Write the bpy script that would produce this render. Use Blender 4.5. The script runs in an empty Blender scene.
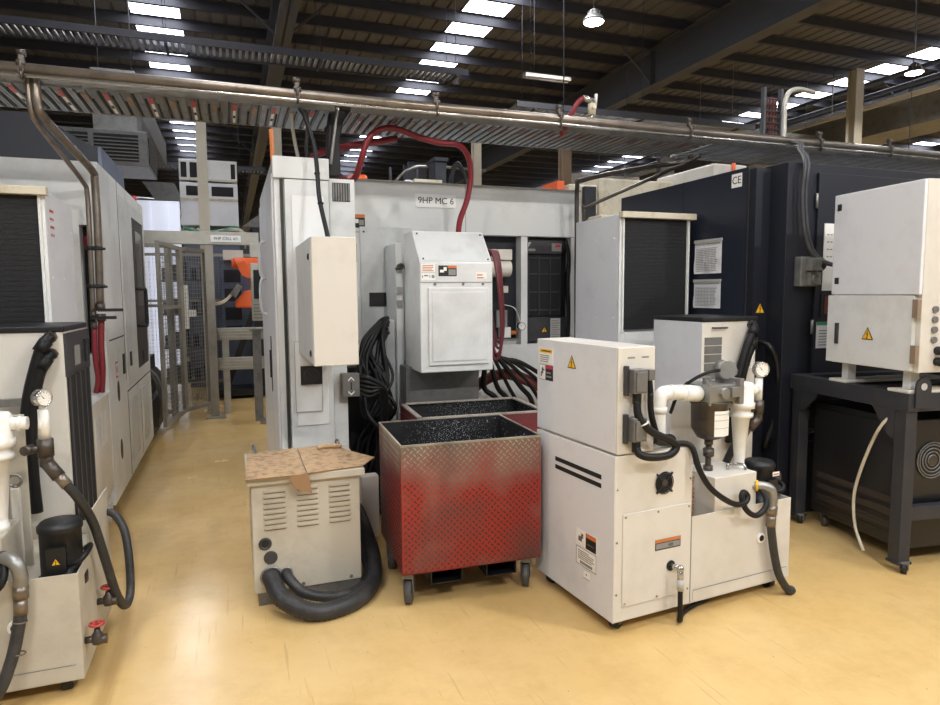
import bpy, bmesh, math, random
from mathutils import Vector, Matrix
random.seed(7)
C = bpy.context.scene.collection
V = Vector
def R(d): return math.radians(d)
# ---------------------------------------------------------------- materials
def lin(h):
    h = h.lstrip('#'); o = []
    for i in (0, 2, 4):
        c = int(h[i:i+2], 16)/255
        o.append(c/12.92 if c <= .04045 else ((c+.055)/1.055)**2.4)
    return o + [1.0]
def mat(name, col, rough=.5, metal=0, dirt=None, amt=.3, scale=3., bump=0, bscale=60, emit=0, spec=.5, coat=0):
    m = bpy.data.materials.new(name); m.use_nodes = True
    nt = m.node_tree; b = nt.nodes['Principled BSDF']; c = lin(col)
    b.inputs['Base Color'].default_value = c; b.inputs['Roughness'].default_value = rough
    b.inputs['Metallic'].default_value = metal; b.inputs['Specular IOR Level'].default_value = spec
    if coat: b.inputs['Coat Weight'].default_value = coat; b.inputs['Coat Roughness'].default_value = .12
    if emit:
        b.inputs['Emission Color'].default_value = c; b.inputs['Emission Strength'].default_value = emit
    tc = nt.nodes.new('ShaderNodeTexCoord')
    if dirt:
        n = nt.nodes.new('ShaderNodeTexNoise'); n.inputs['Scale'].default_value = scale; n.inputs['Detail'].default_value = 8
        n.inputs['Roughness'].default_value = .65
        r = nt.nodes.new('ShaderNodeValToRGB'); r.color_ramp.elements[0].position = .48; r.color_ramp.elements[1].position = .72
        r.color_ramp.elements[1].color = (amt, amt, amt, 1)
        x = nt.nodes.new('ShaderNodeMix'); x.data_type = 'RGBA'
        x.inputs[6].default_value = c; x.inputs[7].default_value = lin(dirt)
        nt.links.new(tc.outputs['Object'], n.inputs['Vector']); nt.links.new(n.outputs['Fac'], r.inputs['Fac'])
        nt.links.new(r.outputs['Color'], x.inputs[0]); nt.links.new(x.outputs[2], b.inputs['Base Color'])
    if bump:
        n2 = nt.nodes.new('ShaderNodeTexNoise'); n2.inputs['Scale'].default_value = bscale
        bp = nt.nodes.new('ShaderNodeBump'); bp.inputs['Strength'].default_value = bump; bp.inputs['Distance'].default_value = .01
        nt.links.new(tc.outputs['Object'], n2.inputs['Vector']); nt.links.new(n2.outputs['Fac'], bp.inputs['Height'])
        nt.links.new(bp.outputs['Normal'], b.inputs['Normal'])
    return m
M = {}
M['white'] = mat('machine_white', '#dcdddb', .42, dirt='#8d8a80', amt=.35, scale=2.2)
M['grey_white'] = mat('machine_grey_white', '#cfd1d0', .42, dirt='#85837c', amt=.4, scale=2.6)
M['cream'] = mat('cream_paint', '#d5d0c6', .4, dirt='#a59a84', amt=.3, scale=3)
M['dull'] = mat('dull_cream_and_shade', '#c0b9a9', .5, dirt='#8d8270', amt=.45, scale=4)  # dull cream paint; on the aisle tank it also holds the shade
M['hosedeep'] = mat('hose_deep_red', '#5f2029', .4)
M['cool'] = mat('cool_paint_and_sidelight', '#dedfe2', .4, dirt='#9a9aa0', amt=.25, scale=2.5)  # bluish twin of the cream, aisle light on left faces put into it
M['grime'] = mat('grimy_cream', '#c9c1ac', .55, dirt='#8b7650', amt=.8, scale=5)
M['seam'] = mat('dark_seam', '#2c2c2a', .7)
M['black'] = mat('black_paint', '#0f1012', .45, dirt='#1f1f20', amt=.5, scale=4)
M['tabpaint'] = mat('table_charcoal', '#2b2d33', .5, dirt='#4a4641', amt=.5, scale=4)
M['chestblack'] = mat('chest_black', '#17171a', .32, dirt='#2e2a26', amt=.6, scale=2)
M['rubber'] = mat('rubber_black', '#0f0f10', .5, spec=.35)
M['hosegrey'] = mat('hose_dark_grey', '#2c2c2d', .5, dirt='#4c4a47', amt=.7, scale=9, bump=.3, bscale=90)
M['navy'] = mat('navy_paint', '#1f2431', .38, dirt='#2a2e3a', amt=.5, scale=1.6)
M['navydark'] = mat('navy_dark', '#141722', .5, dirt='#1f1e20', amt=.5, scale=2)
M['rad'] = mat('radiator_mesh', '#17171a', .75, bump=.15, bscale=160)
M['darkgrey'] = mat('dark_grey_plastic', '#37363a', .5, dirt='#4c4a48', amt=.5, scale=6)
M['steel'] = mat('galvanised_steel', '#9b9a96', .42, .75, dirt='#6a6762', amt=.6, scale=7)
M['tray'] = mat('tray_zinc', '#878b8f', .45, .5, dirt='#5e5f60', amt=.7, scale=9)
M['alu'] = mat('aluminium_extrusion', '#b5b3a9', .45, .35, dirt='#8a867a', amt=.5, scale=5)
M['chrome'] = mat('nickel', '#b9b7b2', .25, .9)
M['brasspipe'] = mat('aged_pipe', '#857b70', .33, .7, dirt='#574c42', amt=.8, scale=6)
M['oldfit'] = mat('oily_fitting', '#57504a', .4, .6, dirt='#2e2925', amt=.7, scale=14)
M['pvc'] = mat('white_pvc', '#e6e5df', .35, dirt='#b0a890', amt=.3, scale=9)
M['red'] = mat('hose_red', '#7c222b', .4)
M['brownred'] = mat('hose_brown_red', '#6f3630', .5, dirt='#452320', amt=.6)
M['valve'] = mat('valve_red', '#b8423c', .5, dirt='#6a2c28', amt=.5, scale=30)
M['orange'] = mat('robot_orange', '#e8642c', .4)
M['orangelab'] = mat('label_orange', '#c8743c', .6)
M['redlab'] = mat('label_red', '#b83248', .6)
M['yellow'] = mat('label_yellow', '#f0b81e', .5)
M['ink'] = mat('label_black', '#1b1b1c', .6)
M['inkgrey'] = mat('label_grey_print', '#8a8a86', .7)
M['label'] = mat('label_white', '#eceae4', .55)
M['labelgrey'] = mat('label_silver', '#b4b3ae', .5)
M['greenlab'] = mat('label_green', '#3a8a6a', .6)
M['paper'] = mat('paper', '#e8e8ea', .6)
M['sign'] = mat('sign_white', '#f0f0ee', .5)
M['card'] = mat('cardboard', '#b99a76', .85, dirt='#5a4838', amt=.9, scale=22)
M['cardin'] = mat('cardboard_flap', '#8f6d4a', .85)
M['zinc'] = mat('zinc_plate', '#7d7c7a', .5, .5, dirt='#54524e', amt=.6, scale=12)
M['copper'] = mat('corroded_coil', '#8a5a48', .5, .4, dirt='#c8b8a8', amt=.7, scale=40)
M['castor'] = mat('castor_wheel', '#4a4a4a', .6, dirt='#77746e', amt=.8, scale=25)
M['beige'] = mat('column_beige', '#b9b2a0', .6, dirt='#8b8474', amt=.4, scale=2)
M['brown'] = mat('column_brown', '#8d7a68', .6, dirt='#6b5a4a', amt=.4, scale=2)
M['roof'] = mat('roof_sheet', '#605d5b', .6, dirt='#57504c', amt=.7, scale=.8)
M['purlin'] = mat('purlin_steel', '#3a3b44', .6, dirt='#4a4846', amt=.5, scale=.9)
M['rafter'] = mat('rafter_steel', '#4e4f54', .55, dirt='#434347', amt=.5, scale=.7)
M['wall'] = mat('dark_cladding', '#45464c', .7, dirt='#33343a', amt=.6, scale=.4)
M['sky'] = mat('skylight_glow', '#f4f7ff', .5, emit=14)
M['lampglow'] = mat('lamp_glow', '#ffffff', .5, emit=30)
M['glass'] = mat('dark_glass', '#2b2d30', .12)
M['blue'] = mat('far_blue_grey', '#5d6678', .5, dirt='#39404e', amt=.6)
M['bright'] = mat('far_white_curtain', '#eef0fa', .5)
M['chip'] = mat('chip_dark', '#0f1012', .5, dirt='#303236', amt=.6, scale=30)
M['swarf'] = mat('swarf_bright', '#d9dce0', .4, .1)
M['strip'] = mat('faded_strip', '#39322e', .45)
M['gate'] = mat('gate_aluminium_shaded', '#98948a', .45, .4, dirt='#6f6b62', amt=.5, scale=5)  # aluminium darkened, the shade on the gate is in the colour
M['meshwire'] = mat('mesh_wire', '#8c8b87', .5, .4)
M['dayglow'] = mat('daylit_opening', '#e6ebfb', .5, emit=.8)
M['unlit'] = mat('unlit_tube', '#a8a4a2', .5)
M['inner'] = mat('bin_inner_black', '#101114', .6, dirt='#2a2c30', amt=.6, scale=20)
def floor_mat():
    m = bpy.data.materials.new('yellow_epoxy_floor'); m.use_nodes = True
    nt = m.node_tree; N = nt.nodes; L = nt.links; b = N['Principled BSDF']
    tc = N.new('ShaderNodeTexCoord')
    def noise(s, d, ro=.6):
        n = N.new('ShaderNodeTexNoise'); n.inputs['Scale'].default_value = s; n.inputs['Detail'].default_value = d
        n.inputs['Roughness'].default_value = ro; L.new(tc.outputs['Object'], n.inputs['Vector']); return n
    def ramp(src, a, bb, ca, cb):
        r = N.new('ShaderNodeValToRGB'); r.color_ramp.elements[0].position = a; r.color_ramp.elements[1].position = bb
        r.color_ramp.elements[0].color = ca; r.color_ramp.elements[1].color = cb; L.new(src, r.inputs['Fac']); return r
    base = ramp(noise(.9, 10).outputs['Fac'], .3, .72, lin('#d1ad6d'), lin('#dfc088'))
    def mix(a, col, f):
        x = N.new('ShaderNodeMix'); x.data_type = 'RGBA'; L.new(a, x.inputs[6]); x.inputs[7].default_value = lin(col)
        L.new(f, x.inputs[0]); return x.outputs[2]
    w = (0, 0, 0, 1)
    c = mix(base.outputs['Color'], '#b18e52', ramp(noise(5, 12, .7).outputs['Fac'], .45, .85, w, (.5, .5, .5, 1)).outputs['Color'])
    ds = N.new('ShaderNodeVectorMath'); ds.operation = 'DISTANCE'; L.new(tc.outputs['Object'], ds.inputs[0]); ds.inputs[1].default_value = (-9.33-8.5, 3.01-19.5, .1)
    sb = N.new('ShaderNodeMath'); sb.operation = 'SUBTRACT'; L.new(ds.outputs['Value'], sb.inputs[0]); sb.inputs[1].default_value = 8.79
    ab = N.new('ShaderNodeMath'); ab.operation = 'ABSOLUTE'; L.new(sb.outputs[0], ab.inputs[0])
    c = mix(c, '#a37f45', ramp(ab.outputs[0], .012, .045, (.5, .5, .5, 1), w).outputs['Color'])
    mp = N.new('ShaderNodeMapping'); mp.inputs['Scale'].default_value = (30, 1.2, 1); mp.inputs['Rotation'].default_value = (0, 0, .5)
    L.new(tc.outputs['Object'], mp.inputs['Vector'])
    sn = N.new('ShaderNodeTexNoise'); sn.inputs['Scale'].default_value = 2; sn.inputs['Detail'].default_value = 4; L.new(mp.outputs['Vector'], sn.inputs['Vector'])
    c = mix(c, '#a88a5e', ramp(sn.outputs['Fac'], .64, .72, w, (.35, .35, .35, 1)).outputs['Color'])
    vo = N.new('ShaderNodeTexVoronoi'); vo.inputs['Scale'].default_value = 9; L.new(tc.outputs['Object'], vo.inputs['Vector'])
    c = mix(c, '#6b5536', ramp(vo.outputs['Distance'], .02, .035, (.7, .7, .7, 1), w).outputs['Color'])
    L.new(c, b.inputs['Base Color'])
    rr = ramp(noise(2.2, 6).outputs['Fac'], .3, .7, (.13, .13, .13, 1), (.28, .28, .28, 1)); L.new(rr.outputs['Color'], b.inputs['Roughness'])
    bp = N.new('ShaderNodeBump'); bp.inputs['Strength'].default_value = .12; bp.inputs['Distance'].default_value = .02
    L.new(noise(3, 4).outputs['Fac'], bp.inputs['Height']); L.new(bp.outputs['Normal'], b.inputs['Normal'])
    return m
M['floor'] = floor_mat()
def bin_mat(name, red, wear, zlo, zhi, lozenge=False):
    # red paint, rubbed away towards the rim (wear), oily smudges
    m = bpy.data.materials.new(name); m.use_nodes = True
    nt = m.node_tree; N = nt.nodes; L = nt.links; b = N['Principled BSDF']; b.inputs['Roughness'].default_value = .42
    tc = N.new('ShaderNodeTexCoord'); sp = N.new('ShaderNodeSeparateXYZ'); L.new(tc.outputs['Object'], sp.inputs[0])
    n = N.new('ShaderNodeTexNoise'); n.inputs['Scale'].default_value = 4; n.inputs['Detail'].default_value = 8; L.new(tc.outputs['Object'], n.inputs['Vector'])
    mr = N.new('ShaderNodeMapRange'); mr.inputs[1].default_value = zlo; mr.inputs[2].default_value = zhi; L.new(sp.outputs[2], mr.inputs[0])
    ad = N.new('ShaderNodeMath'); ad.operation = 'MULTIPLY_ADD'; L.new(n.outputs['Fac'], ad.inputs[0]); ad.inputs[1].default_value = 1.6; ad.inputs[2].default_value = -.8
    a2 = N.new('ShaderNodeMath'); a2.operation = 'ADD'; a2.use_clamp = True; L.new(ad.outputs[0], a2.inputs[0]); L.new(mr.outputs[0], a2.inputs[1])
    x = N.new('ShaderNodeMix'); x.data_type = 'RGBA'; x.inputs[6].default_value = lin(red); x.inputs[7].default_value = lin(wear); L.new(a2.outputs[0], x.inputs[0])
    n2 = N.new('ShaderNodeTexNoise'); n2.inputs['Scale'].default_value = 2.6; n2.inputs['Detail'].default_value = 9; L.new(tc.outputs['Object'], n2.inputs['Vector'])
    r = N.new('ShaderNodeValToRGB'); r.color_ramp.elements[0].position = .44; r.color_ramp.elements[1].position = .72; r.color_ramp.elements[1].color = (.9, .9, .9, 1); L.new(n2.outputs['Fac'], r.inputs['Fac'])
    y = N.new('ShaderNodeMix'); y.data_type = 'RGBA'; L.new(x.outputs[2], y.inputs[6]); y.inputs[7].default_value = lin('#4a3a34'); L.new(r.outputs['Color'], y.inputs[0])
    L.new(y.outputs[2], b.inputs['Base Color']); return m
M['binred'] = bin_mat('red_tread_plate', '#93261f', '#7d776a', .62, .9)
M['binloz'] = bin_mat('red_tread_lozenge', '#3a211d', '#aaa391', .64, .84)
M['bindark'] = bin_mat('dark_red_plate', '#7d2f33', '#6d5550', .7, 1.1)
M['binrim'] = mat('worn_rim', '#c3b9ae', .4, .4, dirt='#7b6a62', amt=.7, scale=20)
# ---------------------------------------------------------------- mesh builder
def frame(O, U, W):
    O, U, W = V(O), V(U).normalized(), V(W).normalized()
    N = U.cross(W)
    return lambda x, y, z=0: O + U*x + W*y + N*z
def spline(pts, k=6):
    P = [V(p) for p in pts]
    if len(P) < 3: return P
    P = [P[0]*2-P[1]] + P + [P[-1]*2-P[-2]]
    out = []
    for i in range(1, len(P)-2):
        a, b, c, d = P[i-1:i+3]
        for j in range(k):
            t = j/k
            out.append(.5*((2*b)+(c-a)*t+(2*a-5*b+4*c-d)*t*t+(3*b-a-3*c+d)*t**3))
    out.append(P[-2]); return out
class G:
    def __init__(s): s.b = bmesh.new()
    def face(s, vs, m=0, smooth=False):
        try: f = s.b.faces.new(vs)
        except ValueError: return
        f.material_index = m; f.smooth = smooth; return f
    def pv(s, pts): return [s.b.verts.new(p) for p in pts]
    def box(s, x0, x1, y0, y1, z0, z1, m=0):
        v = s.pv([(x, y, z) for z in (z0, z1) for x, y in ((x0, y0), (x1, y0), (x1, y1), (x0, y1))])
        for q in ((3, 2, 1, 0), (4, 5, 6, 7), (0, 1, 5, 4), (1, 2, 6, 5), (2, 3, 7, 6), (3, 0, 4, 7)): s.face([v[i] for i in q], m)
        return s
    def fbox(s, f, x0, x1, y0, y1, z0, z1, m=0):
        return s.flat(f, [(x0, y0), (x1, y0), (x1, y1), (x0, y1)], z0, z1, m)
    def flat(s, f, pts, z0, z1, m=0):
        a = s.pv([f(x, y, z0) for x, y in pts]); c = s.pv([f(x, y, z1) for x, y in pts]); n = len(pts)
        s.face(a[::-1], m); s.face(c, m)
        for i in range(n): s.face([a[i], a[(i+1) % n], c[(i+1) % n], c[i]], m)
        return s
    def prism(s, prof, axis, a, b, m=0):
        # profile in the two other axes, extruded along axis
        def mk(p, t): return (t, p[0], p[1]) if axis == 'x' else (p[0], t, p[1]) if axis == 'y' else (p[0], p[1], t)
        A = s.pv([mk(p, a) for p in prof]); B = s.pv([mk(p, b) for p in prof]); n = len(prof)
        s.face(A, m); s.face(B[::-1], m)
        for i in range(n): s.face([A[(i+1) % n], A[i], B[i], B[(i+1) % n]], m)
        return s
    def ring(s, c, d, r, n, up=None):
        d = V(d).normalized()
        if up is None: up = V((0, 0, 1)) if abs(d.z) < .9 else V((1, 0, 0))
        x = d.cross(up).normalized(); y = x.cross(d).normalized()
        return s.pv([V(c)+(x*math.cos(2*math.pi*i/n)+y*math.sin(2*math.pi*i/n))*r for i in range(n)])
    def skin(s, rings, m=0, cap=True, smooth=True):
        n = len(rings[0])
        for a, b in zip(rings, rings[1:]):
            for i in range(n): s.face([a[i], a[(i+1) % n], b[(i+1) % n], b[i]], m, smooth)
        if cap: s.face(rings[0][::-1], m); s.face(rings[-1], m)
    def cyl(s, p, q, r, r2=None, n=20, m=0):
        p, q = V(p), V(q); d = q-p
        s.skin([s.ring(p, d, r, n), s.ring(q, d, r if r2 is None else r2, n)], m); return s
    def lathe(s, p, d, prof, n=24, m=0):
        p, d = V(p), V(d).normalized()
        s.skin([s.ring(p+d*h, d, max(r, 1e-4), n) for h, r in prof], m); return s
    def tube(s, pts, r, n=10, m=0, k=6, ribs=0):
        P = spline(pts, k); rings = []; up = None
        for i, p in enumerate(P):
            d = (P[min(i+1, len(P)-1)]-P[max(i-1, 0)]).normalized()
            if up is None: up = V((0, 0, 1)) if abs(d.z) < .8 else V((1, 0, 0))
            x = d.cross(up).normalized(); up = x.cross(d).normalized()
            rr = r*(1+ribs*(i % 2))
            rings.append(s.pv([p+(x*math.cos(2*math.pi*j/n)+up*math.sin(2*math.pi*j/n))*rr for j in range(n)]))
        s.skin(rings, m); return s
    def ball(s, c, r, n=12, m=0):
        prof = [(-r*math.cos(math.pi*i/8), r*math.sin(math.pi*i/8)) for i in range(9)]
        return s.lathe(c, (0, 0, 1), prof, n, m)
    def torus(s, c, d, R_, r, n=20, k=8, m=0):
        c, d = V(c), V(d).normalized(); up = V((0, 0, 1)) if abs(d.z) < .9 else V((1, 0, 0))
        x = d.cross(up).normalized(); y = x.cross(d); rings = []
        for i in range(n):
            e = x*math.cos(2*math.pi*i/n)+y*math.sin(2*math.pi*i/n)
            rings.append(s.pv([c+e*(R_+r*math.cos(2*math.pi*j/k))+d*r*math.sin(2*math.pi*j/k) for j in range(k)]))
        s.skin(rings+[rings[0]], m, cap=False); return s
    def obj(s, name, mats, parent=None, bevel=0, kind=None, label=None):
        if not isinstance(mats, (list, tuple)): mats = [mats]
        bmesh.ops.recalc_face_normals(s.b, faces=s.b.faces[:])
        me = bpy.data.meshes.new(name); off = V((0, 0, 0))
        if parent is None:
            xs = [v.co for v in s.b.verts]
            off = V(((min(c.x for c in xs)+max(c.x for c in xs))/2, (min(c.y for c in xs)+max(c.y for c in xs))/2, min(c.z for c in xs)))
            bmesh.ops.translate(s.b, vec=-off, verts=s.b.verts[:])
        s.b.to_mesh(me); s.b.free()
        for x in mats: me.materials.append(M[x] if isinstance(x, str) else x)
        o = bpy.data.objects.new(name, me); C.objects.link(o)
        if parent is None: o.location = off; INV[o.name] = Matrix.Translation(-off)
        else:
            o.parent = parent
            if parent.name in INV: o.matrix_parent_inverse = INV[parent.name]
        if bevel:
            md = o.modifiers.new('bevel', 'BEVEL'); md.width = bevel; md.segments = 2; md.limit_method = 'ANGLE'; md.angle_limit = R(40)
        if kind: o['kind'] = kind
        if label: o['label'] = label
        return o
INV = {}
def tag(o, label, cat, group=None):
    o['label'] = label; o['category'] = cat
    if group: o['group'] = group
    return o
def thing(name, label, cat, loc, rz=0, group=None, local=False):
    o = bpy.data.objects.new(name, None); C.objects.link(o); o.empty_display_size = .1
    o.location = loc; o.rotation_euler = (0, 0, rz)
    if not local: INV[o.name] = (Matrix.Translation(V(loc)) @ Matrix.Rotation(rz, 4, 'Z')).inverted()
    return tag(o, label, cat, group)
def text(name, body, f, size, m, parent, x=0, y=0, z=.002, align='CENTER'):
    cu = bpy.data.curves.new(name, 'FONT'); cu.body = body; cu.size = size; cu.align_x = align; cu.align_y = 'CENTER'; cu.extrude = .0008
    cu.materials.append(M[m]); o = bpy.data.objects.new(name, cu); C.objects.link(o)
    O = f(x, y, z); U = (f(x+1, y, z)-O); W = (f(x, y+1, z)-O); N = U.cross(W)
    mw = Matrix(((U.x, W.x, N.x, O.x), (U.y, W.y, N.y, O.y), (U.z, W.z, N.z, O.z), (0, 0, 0, 1)))
    o.parent = parent
    if parent.name in INV: o.matrix_parent_inverse = INV[parent.name]
    o.matrix_basis = mw
    bpy.context.view_layer.update()
    me = bpy.data.meshes.new_from_object(o.evaluated_get(bpy.context.evaluated_depsgraph_get()))
    q = bpy.data.objects.new('lettering', me); C.objects.link(q); q.parent = parent; q.matrix_parent_inverse = o.matrix_parent_inverse; q.matrix_basis = mw
    bpy.data.objects.remove(o); o = q
    return o
def sticker(name, parent, f, w, h, base, items, label=None, t=.0015):
    ms = [base]; g = G(); g.fbox(f, 0, w, 0, h, 0, t)
    for x0, y0, x1, y1, m in items:
        if m not in ms: ms.append(m)
        g.fbox(f, x0*w, x1*w, y0*h, y1*h, t, t+.0008, ms.index(m))
    return g.obj(name, ms, parent, label=label)
def triangle(parent, f, s, name='warning_sign'):
    h = s*.866; g = G()
    g.flat(f, [(-s/2, -h/3), (s/2, -h/3), (0, h*2/3)], 0, .002, 0)
    k = .8; g.flat(f, [(-s/2*k, -h/3*k), (s/2*k, -h/3*k), (0, h*2/3*k)], .002, .0028, 1)
    b = [(.02, .36), (-.1, .06), (.0, .08), (-.05, -.16), (-.09, -.14), (-.02, -.24), (.06, -.12), (.02, -.13), (.1, .15), (.0, .13), (.08, .36)]
    g.flat(f, [(x*s, y*s) for x, y in b], .0028, .0034, 0)
    return g.obj(name, ['ink', 'yellow'], parent)
def lines(n, x0, x1, y0, y1, m='inkgrey', fill=.45):
    d = (y1-y0)/n
    return [(x0, y0+d*i, x1-(x1-x0)*random.random()*.35, y0+d*(i+fill), m) for i in range(n)]
def copy_tree(o, parent=None):
    c = o.copy(); C.objects.link(c)
    if parent: c.parent = parent
    for ch in o.children: copy_tree(ch, c)
    return c
def caster(parent, x, y, z0, r=.05, w=.028, a=0, top=None, tyre='castor'):
    g = G(); ca, sa = math.cos(a), math.sin(a); d = V((-sa, ca, 0)); e = V((ca, sa, 0)); c = V((x, y, z0+r))
    g.cyl(c-d*w/2, c+d*w/2, r, m=0, n=24); g.cyl(c-d*(w/2+.004), c+d*(w/2+.004), r*.3, m=1)
    t = top if top is not None else z0+2*r+.03
    f = frame(c, e, (0, 0, 1))
    for q in (-1, 1): g.flat(f, [(-r*.35, -r*.3), (r*.35, -r*.3), (r*.7, r*1.15), (-r*.7, r*1.15)], q*(w/2+.006)-.002, q*(w/2+.006)+.002, 1)
    g.fbox(f, -r*.75, r*.75, r*1.1, t-z0-r, -w/2-.01, w/2+.01, 1)
    return g.obj('caster', [tyre, 'zinc'], parent)
def gauge(parent, c, d, r):
    c, d = V(c), V(d).normalized(); g = G()
    g.lathe(c-d*.02, d, [(0, r*.8), (.004, r), (.034, r), (.038, r*.98), (.038, r*.86), (.034, r*.84)], m=0)
    g.cyl(c+d*.013, c+d*.0145, r*.85, m=1)
    f = frame(c+d*.0145, d.cross(V((0, 0, 1))) * -1, (0, 0, 1))
    f2 = frame(c+d*.0145, V((0, 0, 1)).cross(d), (0, 0, 1))
    g.flat(f2, [(-r*.06, -r*.1), (r*.06, -r*.1), (-r*.45, r*.5)], 0, .001, 2)
    for i in range(9):
        a = R(-40+i*32.5); p = V((math.cos(a), math.sin(a)))
        g.flat(f2, [(p.x*r*.6-.001, p.y*r*.6-.001), (p.x*r*.6+.0012, p.y*r*.6), (p.x*r*.74+.0012, p.y*r*.74+.001), (p.x*r*.74-.001, p.y*r*.74)], 0, .001, 2)
    return g.obj('pressure_gauge', ['chrome', 'label', 'ink'], parent)
# ================================================================ camera
sc = bpy.context.scene
cam = bpy.data.cameras.new('camera'); co = bpy.data.objects.new('camera', cam); C.objects.link(co)
YAW, PIT, ROL = R(20), R(5.2), R(.4)
fw = V((math.sin(YAW)*math.cos(PIT), math.cos(YAW)*math.cos(PIT), -math.sin(PIT)))
rt0 = V((math.cos(YAW), -math.sin(YAW), 0)); up0 = rt0.cross(fw)
rt = rt0*math.cos(ROL)-up0*math.sin(ROL); up = rt0*math.sin(ROL)+up0*math.cos(ROL)
co.matrix_world = Matrix(((rt.x, up.x, -fw.x, 0), (rt.y, up.y, -fw.y, 0), (rt.z, up.z, -fw.z, 1.6), (0, 0, 0, 1)))
cam.sensor_width = 36; cam.sensor_fit = 'HORIZONTAL'; cam.lens = 652/940*36; cam.clip_end = 200; cam.clip_start = .05
sc.camera = co
# ================================================================ building
def struct(g, name, m, bevel=0): return g.obj(name, m, kind='structure', bevel=bevel)
struct(G().box(-14, 31, -4, 43, -.1, 0), 'floor', 'floor')
ZR = 6.4; STR = [(-1.42, -.64), (3.88, 4.66), (13.25, 14.1), (21.3, 22.2)]
g = G(); x = -14
edges = []
for a, b in STR+[(31, 31)]: edges.append((x, a)); x = b
for a, b in edges:
    n = max(1, round((b-a)/.25)); w = (b-a)/n; top = []
    for i in range(n):
        q = a+i*w
        top += [(q, ZR), (q+w*.72, ZR), (q+w*.8, ZR+.03), (q+w*.92, ZR+.03)]
    top.append((b, ZR))
    prof = top+[(b, ZR+.08), (a, ZR+.08)]
    A = g.pv([(p[0], -4, p[1]) for p in top]); B = g.pv([(p[0], 43, p[1]) for p in top])
    for i in range(len(top)-1): g.face([A[i], A[i+1], B[i+1], B[i]])
    g.box(a, b, -4, 43, ZR+.06, ZR+.1)
struct(g, 'ceiling', 'roof')
for i, (a, b) in enumerate(STR):
    g = G()
    for k in range(5): g.box(a+(b-a)*k/5, a+(b-a)*(k+.93)/5, -4, 43, ZR+.005, ZR+.03)
    struct(g, 'window_%d' % (i+1), 'sky')
for k in range(50):
    y = -3.25+.95*k
    g = G(); g.box(-14, 31, y-.005, y+.005, ZR-.16, ZR); g.box(-14, 31, y, y+.06, ZR-.16, ZR-.154); g.box(-14, 31, y-.06, y, ZR-.008, ZR-.001)
    struct(g, 'trim_%d' % (k+1), 'purlin')
for i, x in enumerate((-6.05, .9, 7.85, 14.8)):
    g = G(); z1 = ZR-.16; z0 = z1-.7
    g.box(x-.008, x+.008, -4, 43, z0, z1); g.box(x-.13, x+.13, -4, 43, z0, z0+.02); g.box(x-.13, x+.13, -4, 43, z1-.02, z1)
    for k in range(10):
        y = -3.25+.95*5*k; g.box(x-.12, x+.12, y-.006, y+.006, z0, z1)
        for q in (-1, 1):
            f = frame((x, y+.05, z0+.1), (q, 0, 0), (0, 0, 1)); g.flat(f, [(.02, 0), (.07, 0), (.85, .68), (.8, .68)], 0, .03)
    struct(g, 'trim_%d' % (60+i), 'rafter')
struct(G().box(-14, 31, 43, 43.2, 0, 6.5), 'wall_back', 'wall')
struct(G().box(-14.2, -14, 8, 43, 0, 6.5), 'wall_left', 'wall')
struct(G().box(31, 31.2, 8, 43, 0, 6.5), 'wall_right', 'wall')
# columns
def column(x, y, w, z1, m, label, d=None):
    d = d or w; g = G()
    g.box(x-w/2, x+w/2, y-d/2, y-d/2+.02, 0, z1); g.box(x-w/2, x+w/2, y+d/2-.02, y+d/2, 0, z1); g.box(x-w*.2, x+w*.2, y-d/2+.02, y+d/2-.02, 0, z1)
    g.box(x-w*.8, x+w*.8, y-d*.8, y+d*.8, 0, .02)
    return tag(g.obj('steel_column', m), label, 'column')
column(-.3, 9.55, .13, 4.1, 'beige', 'slim beige steel column rising behind the caged cell sign')
column(.85, 12.3, .17, 4.9, 'beige', 'beige steel column above the tall electrical cabinet')
column(6.6, 12.3, .2, 4.9, 'brown', 'brown steel column behind the right end of the white machine')
column(11.53, 9.7, .2, 5.85, 'beige', 'thick pale column above the dark machine, beside a high bay lamp')
column(4.75, 12.6, .16, 4.9, 'beige', 'slim pale column seen above the white machine roof')
column(5.5, 20, .6, 5.6, 'wall', 'dark wide column far behind the white machine')
column(9.3, 12.6, .28, 4.6, 'steel', 'grey column beyond the beige rusty machine top')
# ================================================================ lamps
def highbay(x, y, z, label, power):
    t = thing('high_bay_lamp', label, 'lamp', (x, y, z), group='high bay lamps under the roof')
    g = G(); g.cyl((x, y, z+.16), (x, y, ZR), .006, n=8); g.obj('hanging_rod', 'steel', t)
    g = G(); g.lathe((x, y, z), (0, 0, 1), [(.0, .14), (.02, .145), (.03, .135), (.07, .11), (.08, .085), (.1, .085), (.105, .06), (.15, .055), (.17, .02)]); [g.box(x-.004+.075*math.cos(a), x+.004+.075*math.cos(a), y-.02+.075*math.sin(a), y+.02+.075*math.sin(a), z+.06, z+.13) for a in [i*.785 for i in range(8)]]; g.obj('lamp_housing', 'steel', t)
    g = G(); g.lathe((x, y, z-.03), (0, 0, 1), [(0, .07), (.015, .12), (.031, .135)]); g.obj('lens', 'lampglow', t)
    l = bpy.data.lights.new('high_bay_light', 'SPOT'); l.shadow_soft_size = .13; l.spot_size = R(168); l.spot_blend = .25; l.energy = power; l.color = (1, .975, .94)
    o = bpy.data.objects.new('high_bay_light', l); C.objects.link(o); o.location = (x, y, z-.05)
    return t
highbay(4.69, 7.96, 5.2, 'round high bay lamp hanging above the tray over the white machine', 300)
highbay(10.82, 8.01, 5.2, 'round high bay lamp at the upper right beside the thick pale column', 300)
highbay(-1.4, 2.4, 5.2, 'unseen round high bay lamp added over the left coolant unit', 220)  # lamps from here on are out of view, added to light the hall
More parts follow.
